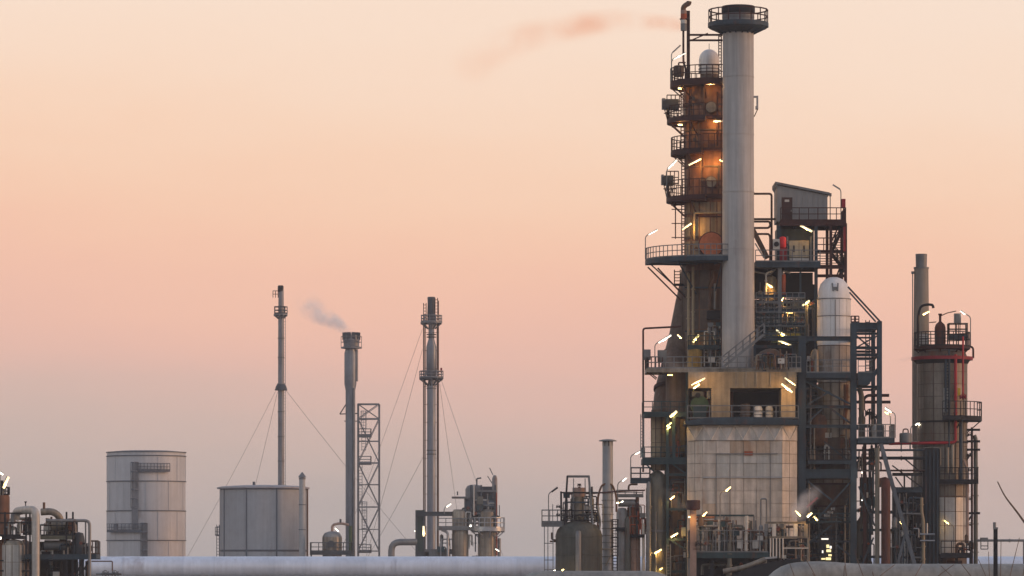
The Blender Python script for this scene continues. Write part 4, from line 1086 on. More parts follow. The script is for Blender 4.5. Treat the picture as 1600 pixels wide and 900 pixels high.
pipe(gvs, [(936, -10, 830), (938, -10, 815), (933, -10, 790)], 1.6, STEELG)
nk = thing('drum_head_frame', 'trapezoid steel frame with platforms above the squat grey green drum', 'steel frame', 904, 820)
for a, b in (((886.5, 744), (882, 820)), ((920, 744), (926, 820))):
    for d in (-16, 16): G().bar((a[0], d, a[1]), (b[0], d, b[1]), 2.6).build('leg', BLACK if a[0] < 900 else STEELG, nk)
for d in (-16, 16): beam(nk, (885.5, d, 744.5), (921, d, 744.5), 2.5, 3, STEELG)
beam(nk, (886, -16, 785), (921, -16, 785), 2, 2.6, NAVY)
for y in (770, 798, 805, 813): beam(nk, (878, -16, y), (934, -16, y), 1.6, 2 if y != 770 else 2.4, BLACK)
G().cyl(905, 0, 766, 815, 8, n=20).build('neck_vessel', DCLAD, nk); G().cyl(905, 0, 762, 776, 10.5, n=20).build('neck_head', POST, nk)
valve(nk, 905, -6, 760, 2.4, MAROON, MAROON, 'y')
for x in (896, 914, 920): G().bar((x, -14, 748), (x, -14, 815), 1.4).build('hanger', STEELG, nk)
skid(nk, 880, 936, -10, 14, 764, 818, 26, 82, [STEELG, PIPEG, GREYGREEN, BLACK], (.8, 1.4))
skid(nk, 884, 934, -8, 14, 772, 816, 22, 81, [STEELG, DCLAD, GREYGREEN, BLACK], (1, 2))
pl_ = thing('access_platform', 'railed grey platform on thin legs at the left of the squat drum', 'platform', 862, 900)
deck(pl_, 846, 884, -14, 14, 816, STEELG, 6, 'flb', 19)
for x in (850.5, 856, 864): G().bar((x, -12, 822), (x, -12, GR()), 1.3).build('leg', STEELG, pl_)
for y in (849, 875, 890): G().bar((850.5, -12, y), (865, -12, y), 1.2).build('tie', STEELG, pl_)
G().bar((876.5, -10, 768), (877, -10, 822), 3).build('standpipe', BLACK, pl_)
G().bar((863.5, -12, 788), (863.5, -12, 822), 1.2).build('rod', STEELG, pl_)
for y in (792, 805): valve(pl_, 872, -10, y, 1.8, BLACK, BLACK)
at(396)
cs = thing('capped_stack', 'short grey stack with a flat round cap left of the main plant', 'stack', 949, 900)
G().rev(949.5, 0, [(8.4, GR()), (8.2, 697), (8, 690)], 28).build('shaft', mat('stack_mid_grey', (.27, .285, .295), .5, .1, .2, .3, .2), cs)
G().rev(949.5, 0, [(14, 689.5), (13.8, 688.2), (8, 686.6), (.01, 686)], 28).rev(949.5, 0, [(14, 689.5), (.01, 689.9)], 28).build('cap', STEELG, cs)
for i in range(8):
    a = R(45 * i + 10); G().bar((949.5 + 7.6 * math.cos(a), 7.6 * math.sin(a), 697), (949.5 + 7.6 * math.cos(a), 7.6 * math.sin(a), 689.6), 1.6).build('cap_strut', BLACK, cs)
g = G()
for y in range(770, 905, 11): g.rev(949.5, 0, [(8.3, y), (9.6, y), (9.6, y + 1.2), (8.3, y + 1.2)], 24, loop=True)
g.build('ladder_hoop', STEELG, cs)
pipe(cs, [(934, -6, 825), (934, -6, 775), (940, -6, 758), (949, -6, 755), (957, -6, 758), (963, -6, 775), (963, -6, 800)], 1.6, PIPEB, 8, name='arch_pipe')
G().ladder(961, -6, 812, 905, 7, .7, cage=8).build('ladder', BLACK, cs)
G().bar((938, -12, 858), (962, -12, 858), 1.8).bar((946, -12, 884), (958, -12, 861), 1.6).build('bracket', DCLAD, cs)
at(394)
solo(G().tube([(880, 0, 772), (925, 0, 771), (962, 0, 768), (1008, 0, 766)], 1.2, 8, 4), 'long_pipe', MAROON, 'long thin maroon pipe crossing behind the short capped stack', 'pipe')
tw = thing('twin_vessels', 'pair of grey and orange brown upright vessels between the capped stack and the plant', 'vessels', 985, 870)
at(400)
G().rev(972, 0, [(9, GR()), (9, 800), (6, 794), (.01, 793)], 22).build('grey_vessel', PIPEG, tw)
G().rev(981, -8, [(4.5, GR()), (4.5, 812), (.01, 806)], 18).build('green_vessel', GREYGREEN, tw)
G().rev(990, 4, [(10, GR()), (10, 793), (.01, 786)], 24).build('brown_vessel', RUSTY, tw)
clad(tw, 990, 4, 838, 900, 10.1, 3, 8, POST, .5, .4)
G().tube([(966, -4, 786), (998, -4, 786)], 6, 18).build('cross_drum', PIPEG, tw)
deck(tw, 962, 1005, -12, 12, 774, STEELG, 2, 'f', 8)
deck(tw, 986, 1007, -16, 10, 835, BLACK, 4, '')
G().tube([(962, -14, 827), (976, -14, 827)], 3, 12).build('flange', BLACK, tw)
pipe(tw, [(982, -8, 768), (982, -8, 757), (996, -8, 757)], 1.5, PIPEB, 5)
pipe(tw, [(1005, -10, 900), (1005, -10, 818)], 2.2, OFFW)
skid(tw, 984, 1008, -12, -4, 768, 835, 14, 83, [BRICKRED, PIPEB, MAROON, STEELG], (.9, 1.6))

# ================================================================== big pipes
at(452)
pa = thing('main_pipeline', 'huge pale blue grey pipeline lying across the whole plant behind the drums', 'pipeline', 585, 905)
x = 100.; i = 0
while x < 1680:
    x1 = x + 47.25; i += 1
    G().tube([(x, 0, 886), (x1 - .6, 0, 886)], 16.6, 40).build('cladding_section', PIPEW, pa)
    G().tube([(x1 - 1.6, 0, 886), (x1 + .6, 0, 886)], 16.9, 40).build('seam', PIPEW, pa)
    if i % 2: G().box(x + 20, x + 26, -10, 10, 902, GR()).build('pipe_support', BEIGE, pa)
    x = x1
at(350)
for lab, pts in (('grey pipe section lying low in front of the squat grey green drum', [(826, 0, 930), (832, 0, 916), (850, 0, 914), (1016, 0, 914), (1034, 0, 918), (1036, 0, 960)]),
                 ('broad pale pipe bending up at the right bottom in front of the plant', [(1195, -50, 1000), (1200, -50, 930), (1225, -50, 902), (1275, -50, 898), (1330, -50, 903), (1720, -50, 903)])):
    np_ = thing('near_pipeline', lab, 'pipeline', pts[2][0], 930, 'pipelines at the lower edge')
    G().tube(pts, 22, 40, 34).build('cladding', PIPEN, np_)
    d0 = pts[2][1]
    yc = pts[3][2] if d0 == 0 else pts[-1][2]
    for x in (list(range(880, 1010, 60)) if d0 == 0 else list(range(1370, 1720, 90))):
        G().tube([(x, d0, yc), (x + 1.6, d0, yc)], 22.5, 40).build('seam', PIPEN, np_)
    for x in ((900, 980) if d0 == 0 else (1400, 1640)): G().box(x, x + 8, d0 - 14, d0 + 14, yc + 19, GR()).build('pipe_support', BEIGE, np_)

# ================================================================== bits at the lower right
at(300)
lp = thing('black_post', 'black steel post with a small grey head near the lower right corner', 'post', 1555, 930)
post(lp, 1555.5, 0, 826, GR(), 6, BLACK)
G().box(1552, 1559, -4, 4, 824, 827).cyl(1554, 0, 816, 825, 2.4, n=12).build('head', STEELG, lp)
at(404)
cr = thing('cross_pipe', 'thin grey pipe with an end box running right from the clad column', 'pipe', 1560, 845)
pipe(cr, [(1526, 0, 844.5), (1680, 0, 844.5)], 2, PIPEG, fl=60)
G().box(1532, 1543, -6, 6, 840, 846.5).build('clamp', STEELG, cr)
G().bar((1532, -5, 846), (1532, -5, 858), 1.4).bar((1543, -5, 846), (1543, -5, 858), 1.4).bar((1532, -5, 853), (1543, -5, 853), 1.4).bar((1532, -5, 858), (1543, -5, 858), 1.6).build('cage', STEELG, cr)
for x in (1600, 1660): post(cr, x, 0, 846, GR(), 3, STEELG)

# ================================================================== process unit at the lower left
at(382)
lu = thing('left_process_unit', 'dark steel unit of decks and small vessels at the lower left edge', 'process unit', 70, 900)
deck(lu, -30, 34, -10, 50, 837, BLACK, 4, 'f', 0.5)
deck(lu, 64, 116, -10, 50, 837, mat('olive_steel', (.13, .13, .095), .6), 5, 'f', 16, BLACK)
deck(lu, 40, 152, -14, 50, 866, NAVY, 7, 'r', 20, BLACK)
for x in (0, 9, 42, 48, 105, 115): post(lu, x, -10, 800, GR(), 2.6, BLACK)
post(lu, 130, -8, 866, GR(), 4, BLACK)
for y in (802, 817, 876, 892): beam(lu, (-30, -10, y), (50 if y < 850 else 104, -10, y), 2, 2.2, BLACK)
for a in (((118, -10, 900), (132, -10, 874)), ((128, -10, 896), (142, -10, 874))): brace(lu, *a, 2.2, BLACK)
G().box(-30, 116, 52, 56, 846, 940).box(66, 116, 50, 54, 815, 840).build('dark_fill', BLACK, lu)  # black sheets that darken the back of the unit
G().rail([(141, -12, 866), (155, -12, 866)], 21, 5, .8).bar((143, -12, 846), (155, -12, 846), 1.4).build('cage', BROWN, lu)
G().tube([(69, 6, 852), (110, 6, 852)], 8, 20).build('drum', STEELG, lu)
G().rev(122, 10, [(.01, 831), (7, 833), (9, 840), (9, 866)], 20).build('vessel', FARDARK, lu)
G().tube([(80, 10, 820), (114, 10, 820)], 9, 24).build('exchanger', DCLAD, lu)
for x in (88, 96, 104): G().tube([(x, 10, 820), (x + 2, 10, 820)], 9.8, 24).build('flange', STEELG, lu)
G().box(107, 115, -2, 8, 810, 830).build('casing', RUSTY, lu)
skid(lu, 66, 116, -6, 30, 806, 836, 16, 91, [STEELG, DCLAD, BROWN, OFFW]); skid(lu, 66, 116, -6, 30, 842, 866, 12, 92, [STEELG, NAVY, FARDARK, OFFW])
skid(lu, 10, 50, -4, 30, 806, 836, 14, 93, [DCLAD, OFFW, STEELG, BLACK]); skid(lu, 66, 140, -6, 30, 874, 930, 18, 94, [NAVY, STEELG, BROWN, BLACK])
skid(lu, 118, 140, -4, 20, 840, 866, 8, 95, [STEELG, NAVY, BLACK], (1, 2))
lg_ = thing('silver_arch_pipe', 'wide silver pipe arching over and down in front of the left process unit', 'pipe', 58, 900)
G().tube([(24, 10, 812), (24, 10, 799), (40, -10, 797), (58, -22, 797), (58.5, -22, 815), (58.5, -22, GR())], 6.4, 20, 12).build('pipe', CLAD, lg_)
for y in (838, 866): G().tube([(58.5, -22, y), (58.5, -22, y + 1.2)], 6.8, 20).build('seam', CLAD, lg_)
bt = thing('beige_arch_pipe', 'beige insulated pipe hump right of the silver arch pipe', 'pipe', 80, 815)
G().tube([(64, 0, 800), (82, 0, 799), (92, 4, 806), (95, 8, 818)], 5.6, 18, 10).build('pipe', DCLAD, bt)
G().cyl(69, -2, 785, 795, 2, n=10).build('stub', PIPEB, bt)
gp = thing('gantry_pipe', 'slim grey pipe running right then dropping to the ground at the left unit', 'pipe', 142, 900)
G().tube([(74, -14, 813.5), (141.5, -14, 813.5), (141.5, -14, GR())], 2.4, 12, 8).build('pipe', PIPEG, gp)
G().tube([(135, -12, 815), (135, -12, 866)], 1.2, 8).build('branch', PIPEG, gp)
bv = thing('beige_drum', 'beige upright drum at the very lower left corner', 'vessel', 22, 900)
G().rev(21, 0, [(17, GR()), (17, 850), (14, 845), (.01, 842)], 30).build('shell', DCLAD, bv)
clad(bv, 21, 0, 851, 905, 17.2, 2, 10, CLAD, .6, .8)
G().rev(37, 14, [(7, GR()), (7, 846), (.01, 842)], 18).build('side_vessel', POST, bv)
bc = thing('brick_red_column', 'red brown column cut by the left edge of the photograph', 'column', 4, 900)
G().rev(1, 30, [(10.5, GR()), (10.5, 776), (9, 773)], 24).build('shell', RUSTY, bc)
G().rail_arc(1, 30, 773, 10, 12, 0, 360, 10, .8).build('handrail', BLACK, bc)
G().box(-4, 1.5, 24, 34, 750, 772).build('cabinet', BLACK, bc)
solo(G().tube([(40, 0, 800), (40, 0, 785)], .8, 8).cyl(40, 0, 783.5, 786, 2.6, 1, 10), 'breather_vent', BLACK, 'tiny dark breather vent on the silver arch pipe', 'vent')
at(372)
gb = thing('ground_valves', 'low grey valves and a thin bent pipe by the pipeline at the lower left', 'valves', 165, 895)
pipe(gb, [(143, 0, 877), (175.5, 0, 877), (175.5, 0, 892)], 1, PIPEB, 2)
for x in (165, 180): valve(gb, x, 0, 896, 3, STEELG, STEELG)
pipe(gb, [(150, 0, 897), (190, 0, 897)], 1.8, PIPEG); pipe(gb, [(165, 0, 897), (165, 0, GR())], 1.6, PIPEG); pipe(gb, [(180, 0, 897), (180, 0, GR())], 1.6, PIPEG)

# ================================================================== far storage tanks
at(720)
t1 = thing('storage_tank', 'tall grey tank banded by dark rings, leftmost of the two tanks', 'tank', 228, 900, 'grey storage tanks')
TX = 228.5
ys = [707, 713.5, 753, 799, 845, GR()]
for a, b in zip(ys, ys[1:]): G().rev(TX, 0, [(61.3, b - .5), (61.3, a + .5)], 64).build('shell_course', TANKG, t1)
for y in (707, 713, 752.5, 798.5, 844.5): G().rev(TX, 0, [(61.2, y - .6), (62.6, y - .6), (62.6, y + .8), (61.2, y + .8)], 64, loop=True).build('stiffener_ring', TANKL, t1)
G().rev(TX, 0, [(61.6, 706.5), (40, 704.5), (.01, 703.5)], 64).build('roof', TANKL, t1)
for x0, x1, y in ((221, 269, 736.5), (172, 228, 830)):
    a0, a1 = [-math.degrees(math.acos((x - TX) / 66)) for x in (x0, x1)]
    p = G().ring(TX, 0, y, 61.4, 68, 2, a0, a1, 12).build('platform', TANKL, t1)
    G().rail_arc(TX, 0, y, 67.4, 11, a0, a1, 10, .45).build('handrail', TANKL, p)
G().ladder(216.5, -62.5, 724, 830, 8, .8, cage=7).box(213.5, 219.5, -63, -61, 724, 830).build('ladder', mat('tank_ladder', (.19, .205, .225), .6), t1)
G().ladder(231, -62.8, 818, 910, 7, .8, cage=7).box(228.5, 233.5, -63, -61.5, 818, 910).build('ladder', MT['tank_ladder'], t1)
G().box(184, 190, -68, -63, 819, 830).build('cabinet', TANKL, t1)
for j in range(10):
    for q, (a, b) in enumerate(((713.5, 753), (753, 799), (799, 845), (845, 905))):
        an = R(-170 + 34 * j + 17 * (q % 2))
        G().bar((TX + 61.6 * math.cos(an), 61.6 * math.sin(an), a + 1), (TX + 61.6 * math.cos(an), 61.6 * math.sin(an), b - 1), .5).build('weld_seam', TANKG, t1)
at(700)
TANKD = mat('tank_paint_dark', (.30, .315, .33), .6, .1, .17, .12, .08, .02)
t2 = thing('storage_tank', 'wide grey tank with upright seams and overhanging lid, second tank from the left', 'tank', 411, 900, 'grey storage tanks')
TX = 411.5
G().rev(TX, 0, [(67.4, GR()), (67.4, 764)], 64).build('shell', TANKL, t2)
clad(t2, TX, 0, 765, 859, 67.6, 1, 9, TANKD, .7, 1.0, -89, name='plate')
clad(t2, TX, 0, 861, GR(), 67.6, 1, 9, TANKD, .7, 1.0, -89, name='plate')
for j in range(9):
    a = R(-89 + 20 + 40 * j); G().bar((TX + 68.2 * math.cos(a), 68.2 * math.sin(a), 764), (TX + 68.2 * math.cos(a), 68.2 * math.sin(a), GR()), 2.2).build('seam_strip', TANKL, t2)
G().rev(TX, 0, [(67.4, 859), (69, 859), (69, 861), (67.4, 861)], 64, loop=True).build('stiffener_ring', TANKL, t2)
G().rev(TX, 0, [(67, 764.5), (72.5, 764), (72.5, 761.8), (66, 760.2), (35, 758.4), (.01, 757.5)], 64).build('lid', mat('tank_lid', (.36, .34, .35), .6), t2)
G().cyl(398, -20, 753, 759, 2, n=10).build('roof_vent', TANKL, t2)
G().ladder(341, -6, 820, 906, 4, .5).rail([(337, -8, 837), (344, -8, 837)], 13, 4, .5).build('ladder', TANKL, t2)
G().tube([(480.5, -4, 764), (480.5, -4, GR())], 1.4, 8).build('downpipe', PIPEB, t2)
at(692)
vs_ = thing('vent_column', 'slim grey vent with a cone cap standing in front of the wide tank', 'vent', 472, 900)
G().rev(472.2, 0, [(5, GR()), (4.8, 748)], 20).build('shaft', mat('vent_grey', (.36, .37, .37), .55, .1, .15, .3, .15), vs_)
G().rev(472.2, 0, [(6.6, 745.5), (1, 738), (.01, 737.5)], 16).rev(472.2, 0, [(6.6, 745.5), (.01, 746)], 16).rev(472.2, 0, [(5, 749), (5.4, 749), (5.4, 746), (5, 746)], 16, loop=True).build('cap', STEELG, vs_)
for y in (788, 827): G().rev(472.2, 0, [(4.8, y), (5.6, y), (5.6, y + 1.2), (4.8, y + 1.2)], 20, loop=True).build('collar', TANKL, vs_)

# ================================================================== far stacks
def guy(par, a, b, r=.28):
    a, b = Vector(a), Vector(b)
    t = (GR() - a.z) / (b.z - a.z)
    e = a + (b - a) * t
    n = 14
    G().tube([a + (e - a) * (i / n) + Vector((0, 0, 4 * (i / n) * (1 - i / n) * 5)) for i in range(n + 1)], r, 5).build('guy_wire', GALVD, par)
GALVD = mat('guy_cable', (.20, .18, .17), .7)
at(790)
k1 = thing('guyed_stack', 'thin guyed flare stack rising behind the wide tank', 'stack', 439, 900)
G().rev(439.2, 0, [(5.2, GR()), (4.8, 610), (4.5, 490), (4, 452)], 20).build('shaft', STACKG, k1)
G().rev(438.5, 0, [(4, 456), (4.6, 454), (4.6, 447.5), (3.6, 446), (3.6, 452)], 18).build('tip', BLACK, k1)
ring_deck(k1, 438.5, 0, 490.5, 4, 11, STACKG, 0, 360, 1.8, 11, FARDARK)
G().rail([(426.5, 0, 465), (434.5, 0, 465)], 10.5, 4, .5, toe=False).build('bracket', PIPEB, k1)
for y in (528, 558, 643, 682, 720): G().rev(439.2, 0, [(4.6, y), (5.6, y), (5.6, y + 1), (4.6, y + 1)], 20, loop=True).build('flange', FARDARK, k1)
G().rev(439.2, 0, [(4.6, 600), (8, 603), (10, 610), (4.8, 607)], 16).build('guy_collar', FARDARK, k1)
for dx in (-9, 9): G().bar((439 + dx, 0, 610), (439 + dx * .5, 0, 599), 1.8).build('guy_lug', FARDARK, k1)
G().ladder(444.5, 0, 490, 900, 3, .35).build('ladder', STACKG, k1)
for a, b in (((431, -10, 612), (365, -160, 757)), ((433, 10, 612), (388, 150, 757)), ((447, 0, 610), (540, -60, 722))): guy(k1, a, b)
at(720)
k2 = thing('steaming_stack', 'grey stack with a wide crown giving off white steam', 'stack', 548, 900)
G().rev(547.5, 0, [(7.6, GR()), (7.6, 610), (9.5, 600), (9.5, 552), (8, 546), (8, 538)], 26).build('shaft', mat('stack_blue_grey', (.19, .215, .245), .45, .3, .25, .3, .25), k2)
G().tube([(557, -2, 596), (557, -2, 546)], 2.6, 12).build('riser', STACKG, k2)
G().tube([(553.5, -7, 900), (553.5, -7, 606)], 1.5, 8).build('riser', PIPEG, k2)
cw = G().rev(549, 0, [(12.4, 545), (13.8, 543.5), (13.8, 542), (12, 541), (12, 534), (13, 533), (13, 531), (12, 530), (11.6, 524)], 24).build('crown', STACKG, k2)
for i in range(10):
    a = R(36 * i); G().bar((549 + 11.2 * math.cos(a), 11.2 * math.sin(a), 531), (549 + 11.2 * math.cos(a), 11.2 * math.sin(a), 519.5), 5.6, 2).build('crown_tooth', FARDARK, cw)
G().rail_arc(549, 0, 544, 16, 18, 0, 360, 8, .4).ring(549, 0, 543.5, 12, 16.4, 1).build('handrail', STACKG, k2)
G().bar((541, 0, 631), (531, 0, 647), 1.6).bar((531, 0, 647), (560, 0, 646), 1.6).bar((538, 0, 658), (560, 0, 658), 1.4).build('bracket', FARDARK, k2)
lt2 = thing('lattice_tower', 'slender lattice tower braced beside the steaming stack', 'tower', 576, 900)
hw = 16.5
cx_ = 575.5
for x in (cx_ - hw, cx_ + hw):
    for d in (0, 33): G().bar((x, d, 631), (x, d, GR()), 2).build('leg', STACKG, lt2)
lv_ = [631, 654, 689, 723, 757, 792, 827, 861, 896]
for y in lv_:
    for d in (0, 33): G().bar((cx_ - hw, d, y), (cx_ + hw, d, y), 1.7 if y in (631, 654, 723, 792, 861) else 1.1).build('beam', STACKG, lt2)
    for x in (cx_ - hw, cx_ + hw): G().bar((x, 0, y), (x, 33, y), 1.2).build('beam', STACKG, lt2)
for y0, y1 in ((631, 654), (654, 723), (723, 792), (792, 861)):
    for d in (0, 33):
        G().bar((cx_ - hw, d, y0), (cx_ + hw, d, y1), 1.3).build('brace', STACKG, lt2)
        G().bar((cx_ + hw, d, y0), (cx_ - hw, d, y1), 1.3 if d == 0 else .9).build('brace', STACKG, lt2)
for y in (680, 723, 861): deck(lt2, 560, 580, 2, 20, y, STACKG, 2, 'fr', 10, STACKG)
G().ladder(568, 8, 642, 704, 6, .5, cage=6).ladder(563, 8, 727, 790, 5, .5).ladder(569, 8, 784, 860, 6, .5, cage=6).build('ladder', GALV, lt2)
at(690)
bz = thing('base_vessel', 'small pale vessel with a bent pipe at the foot of the steaming stack', 'vessel', 519, 900)
G().rev(519, 0, [(15, GR()), (15, 838), (12, 833), (6, 830.5), (.01, 830)], 26).build('shell', PIPEG, bz)
clad(bz, 519, 0, 839, 864, 15.1, 2, 9, DCLAD, .4, .3)
G().disc(518, -16.5, 850, 2, 5.4, 18).build('manway', FARDARK, bz)
pipe(bz, [(519, 0, 832), (519, 0, 820), (532, 0, 817.5), (545, 0, 820)], 2, POST, 5)
G().cyl(532, 0, 811, 817, 1.6, n=8).build('valve', FARDARK, bz)
deck(bz, 485, 551, -18, 10, 862, FARDARK, 4, 'flr', 14, FARDARK)
for x in (487, 548): post(bz, x, -14, 866, GR(), 2.4, FARDARK)
pipe(bz, [(548, -12, 862), (548, -12, 822)], 2.6, GREEN)
at(760)
k3 = thing('caged_stack', 'tall guyed stack with slim outer rods and two galleries', 'stack', 674, 900)
KX = 674
G().rev(KX, 0, [(6.8, GR()), (6.8, 606), (5.2, 596), (5.2, 590), (8, 586), (8, 542), (4.6, 530), (4.6, 500)], 24).build('shaft', mat('stack_blue_grey2', (.185, .205, .235), .42, .4, .22, .3, .25), k3)
G().rev(KX, 0, [(6, 504), (6.4, 490), (5.8, 472), (6.2, 466), (5.6, 464)], 18).build('tip', FARDARK, k3)
for y in (522, 526, 606, 703, 709): G().rev(KX, 0, [(5, y), (7.6, y), (7.6, y + 1.4), (5, y + 1.4)], 20, loop=True).build('flange', FARDARK, k3)
ring_deck(k3, KX, 0, 503, 6, 17, STACKG, 0, 360, 2, 10, STACKG)
ring_deck(k3, KX, 0, 590, 6, 19, FARDARK, 0, 360, 2, 10, STACKG)
for x, d in ((662, -4), (685, -4), (664, 9), (683, 9)): G().tube([(x, d, 470 if d < 0 and x > 670 else 500), (x, d, GR())], .95, 6).build('guide_rod', PIPEB, k3)
G().ladder(682, -8, 466, 502, 4, .6).ladder(664, -8, 474, 502, 4, .6).build('ladder', MAROON, k3)
for y in range(520, 800, 28): G().bar((662, -4, y), (685, -4, y), .7).build('tie', PIPEB, k3)
G().box(688, 691, -6, -2, 575, 582).build('beacon', DRED, k3)
for a, b in (((660, -8, 515), (610, -90, 660)), ((660, 8, 545), (590, 90, 790)), ((689, 0, 592), (745, -70, 750)), ((687, 6, 600), (708, 120, 760)), ((662, 4, 712), (605, 120, 805))): guy(k3, a, b)

# ================================================================== far unit beside the tall guyed stack
at(690)
fg = thing('green_windbreak', 'dark green screen wall with a beam at the foot of the tall guyed stack', 'screen', 657, 900)
G().box(649, 663, 0, 30, 797, 862).build('wall', mat('dark_green_sheet', (.055, .085, .075), .65, 0, .3, .5, .3), fg)
beam(fg, (649, -2, 803), (709, -2, 803), 5, 7, FARDARK)
for x in (651, 662): post(fg, x, -1.5, 800, GR(), 2.2, FARDARK)
G().box(649, 670, -2, 24, 862, GR()).build('base', FARDARK, fg)
solo(G().tube([(611.5, 0, GR()), (611.5, 0, 847), (652, 0, 847)], 5.2, 20, 14), 'elbow_pipe', PIPEG, 'pale grey pipe elbow rising from the ground left of the green screen', 'pipe')
fu2 = thing('far_process_unit', 'far cluster of two beige vessels under blue grey decks right of the guyed stack', 'process unit', 740, 900)
G().rev(719, 0, [(12.6, GR()), (12.6, 800), (10, 796)], 28).build('vessel', DCLAD, fu2); clad(fu2, 719, 0, 834, 900, 12.7, 3, 8, DCLAD, .4, .3)
G().rev(761, 0, [(14, GR()), (14, 800), (10, 796)], 28).build('vessel', DCLAD, fu2); clad(fu2, 761, 0, 834, 900, 14.1, 3, 9, DCLAD, .4, .3)
ring_deck(fu2, 762, 0, 825, 14, 27, GALV, -180, 180, 5, 16, GALV)
deck(fu2, 683, 750, -16, 14, 824, STEELG, 3.5, 'f', 14, STEELG)
G().rev(741, 10, [(14, 800), (14, 764), (11, 759), (5, 757), (.01, 757)], 26).build('drum', STEELG, fu2)
G().box(727, 776, -6, 24, 782, 793).build('girder_box', mat('far_navy', (.085, .105, .135), .55, 0, .25, .4), fu2)
G().box(732, 774, 6, 26, 760, 812).build('casing', FARDARK, fu2)
for x in (727, 736, 752, 774): post(fu2, x, -8, 758 if x > 730 else 777, 826, 3, FARDARK)
deck(fu2, 706, 734, -12, 12, 776, STEELG, 2, '', 8); deck(fu2, 756, 781, -12, 12, 806, FARDARK, 3, 'r', 16); deck(fu2, 746, 776, -10, 14, 766, STEELG, 2, '')
pipe(fu2, [(715, -8, 774), (715, -8, 768)], 1, FARDARK)
pipe(fu2, [(740.5, -12, 806), (740.5, -12, 758)], 1.1, OFFW); pipe(fu2, [(745, -8, 760), (745, -8, 748), (752, -8, 747)], 1.2, FARDARK, 2)
pipe(fu2, [(776, -10, 868), (776, -10, 770)], 1.2, BRICKRED)
G().rev(773, 0, [(4.4, 772), (4.2, 748), (2.4, 743), (.01, 742)], 14).build('silencer', PIPEG, fu2)
G().bar((770, 0, 742), (765, 0, 731), 1.4).bar((770, 0, 757), (762, 0, 744), 1.4).build('davit', STEELG, fu2)
G().box(745, 755, -12, -8, 776, 788).build('panel', GREYGREEN, fu2)
skid(fu2, 728, 776, -10, 0, 768, 822, 24, 101, [STEELG, FARDARK, PIPEG, OFFW, GALV], (1, 2)); skid(fu2, 684, 712, -10, 12, 834, 900, 14, 102, [STEELG, GALV, FARDARK, GREYGREEN], (1, 2.4))
skid(fu2, 733, 748, -10, 10, 830, 890, 8, 103, [OFFW, STEELG, FARDARK], (1, 2)); pipe(fu2, [(700, -12, 900), (700, -12, 832), (690, -12, 828)], 2, GALV, 4)
pipe(fu2, [(780, -6, 900), (780, -6, 841)], 2.6, PIPEG)
G().box(664, 700, -2, 20, 858, GR()).build('plinth', STEELG, fu2)
# ================================================================== lamps
at(407)
lamp('short level tube lamp under the topmost platform of the rusty column', (1101, 137), (1114, 137), d=-52, power=60)
lamp('small bright lamp under the left edge of the topmost column platform', (1058, 141.5), (1063, 141.5), d=-30)
lamp('level lamp glowing orange beside the chimney on the second rusty level', (1113, 194.5), (1126, 194.5), d=-47, power=100, ldx=-4)
lamp('small lamp under the left edge of the second column platform', (1058, 198), (1065, 198), d=-30)
lamp('tilted lamp lighting the orange middle of the rusty column', (1074, 263), (1093, 253), d=-50, power=150, ldd=-1, ldx=6)
lamp('small lamp tight against the chimney at the orange middle of the column', (1123, 254), (1127, 257), d=-46, power=110, ldx=-5)
pole_lamp('pale lamp on a bent pole above the grey cabinet left of the column', 1041, 311, (1043, 266), (1057, 252), -22, TUBEW)
pole_lamp('faint lamp on a curved pole at the very top left of the rusty column', 1049, 128, (1052, 94), (1071, 84), -10, TUBEW, 1.1)
pole_lamp('unlit lamp arm above the topmost column platform', 1048.5, 128, (1051, 84), (1063, 73), -16, UNLIT, 1)
lamp('tilted lamp on the left face of the rusty column above the big blue platform', (1064, 363), (1078, 353), d=-50, power=130, ldx=8)
pole_lamp('lamp on a tall thin pole at the left end of the big blue column platform', 1008, 406, (1013, 368), (1027, 360), -12, TUBEW, 1.2)
at(405)
lamp('slanting lamp on the dark wall under the shed deck', (1249.5, 353.5), (1268, 363), d=-14, r=1.9)
pole_lamp('unlit lamp on a thin mast at the right end of the shed deck', 1313, 345, (1311, 297), (1300, 290), -12, UNLIT, 1)
at(405)
lamp('tilted lamp on the beige drum right of the chimney', (1197, 444.5), (1206, 450.5), d=-16)
lamp('short steep lamp below the red upright drum', (1219.5, 471.5), (1223.5, 465.5), d=-18, r=1.2)
lamp('small level lamp over the dark panel right of the chimney', (1227, 489), (1238, 489), d=-18)
lamp('lamp tilted up to the right beside the white vessel', (1253, 478.5), (1264, 470.5), d=-12, r=1.9)
lamp('long lamp slanting down over the yellow toe board', (1211, 517), (1230, 529), d=-24, r=1.8)
lamp('long lamp just below the yellow toe board', (1214.5, 533), (1234.5, 541.5), d=-24, r=1.8)
at(407)
lamp('steep yellow lamp over the yellow drum at the foot of the rusty column', (1080, 538), (1089.5, 526.5), d=-56, lit=TUBEY, r=2.1, power=200)
at(400)
lamp('short lamp on the dark pipe left of the twin beige pipes', (1057.5, 524), (1064, 530), d=-20, r=1.3)
pole_lamp('pale pole lamp between two grey boxes at the left end of the upper deck', 1022.5, 577, (1028, 537), (1048, 525), -22, TUBEW, 1.7)
lamp('small yellow lamp on the underside of the upper deck left of the portal', (1042, 587), (1050, 587), d=-24, lit=TUBEY, r=1.3)
at(396)
lamp('long lamp on the portal beam, upper one of the left pair', (1080, 602), (1101.5, 591), d=-8, r=1.4, power=150)
lamp('short lamp on the portal beam, lower one of the left pair', (1082.5, 607.5), (1092.5, 601.5), d=-8, r=1.5)
lamp('thin lamp on the portal, upper one of the right pair', (1225.5, 590.5), (1242.5, 602.5), d=-8, r=1.3)
lamp('thick lamp on the portal pier, lower one of the right pair', (1220.5, 600), (1237.5, 613.5), d=-8, r=1.9, power=150)
at(400)
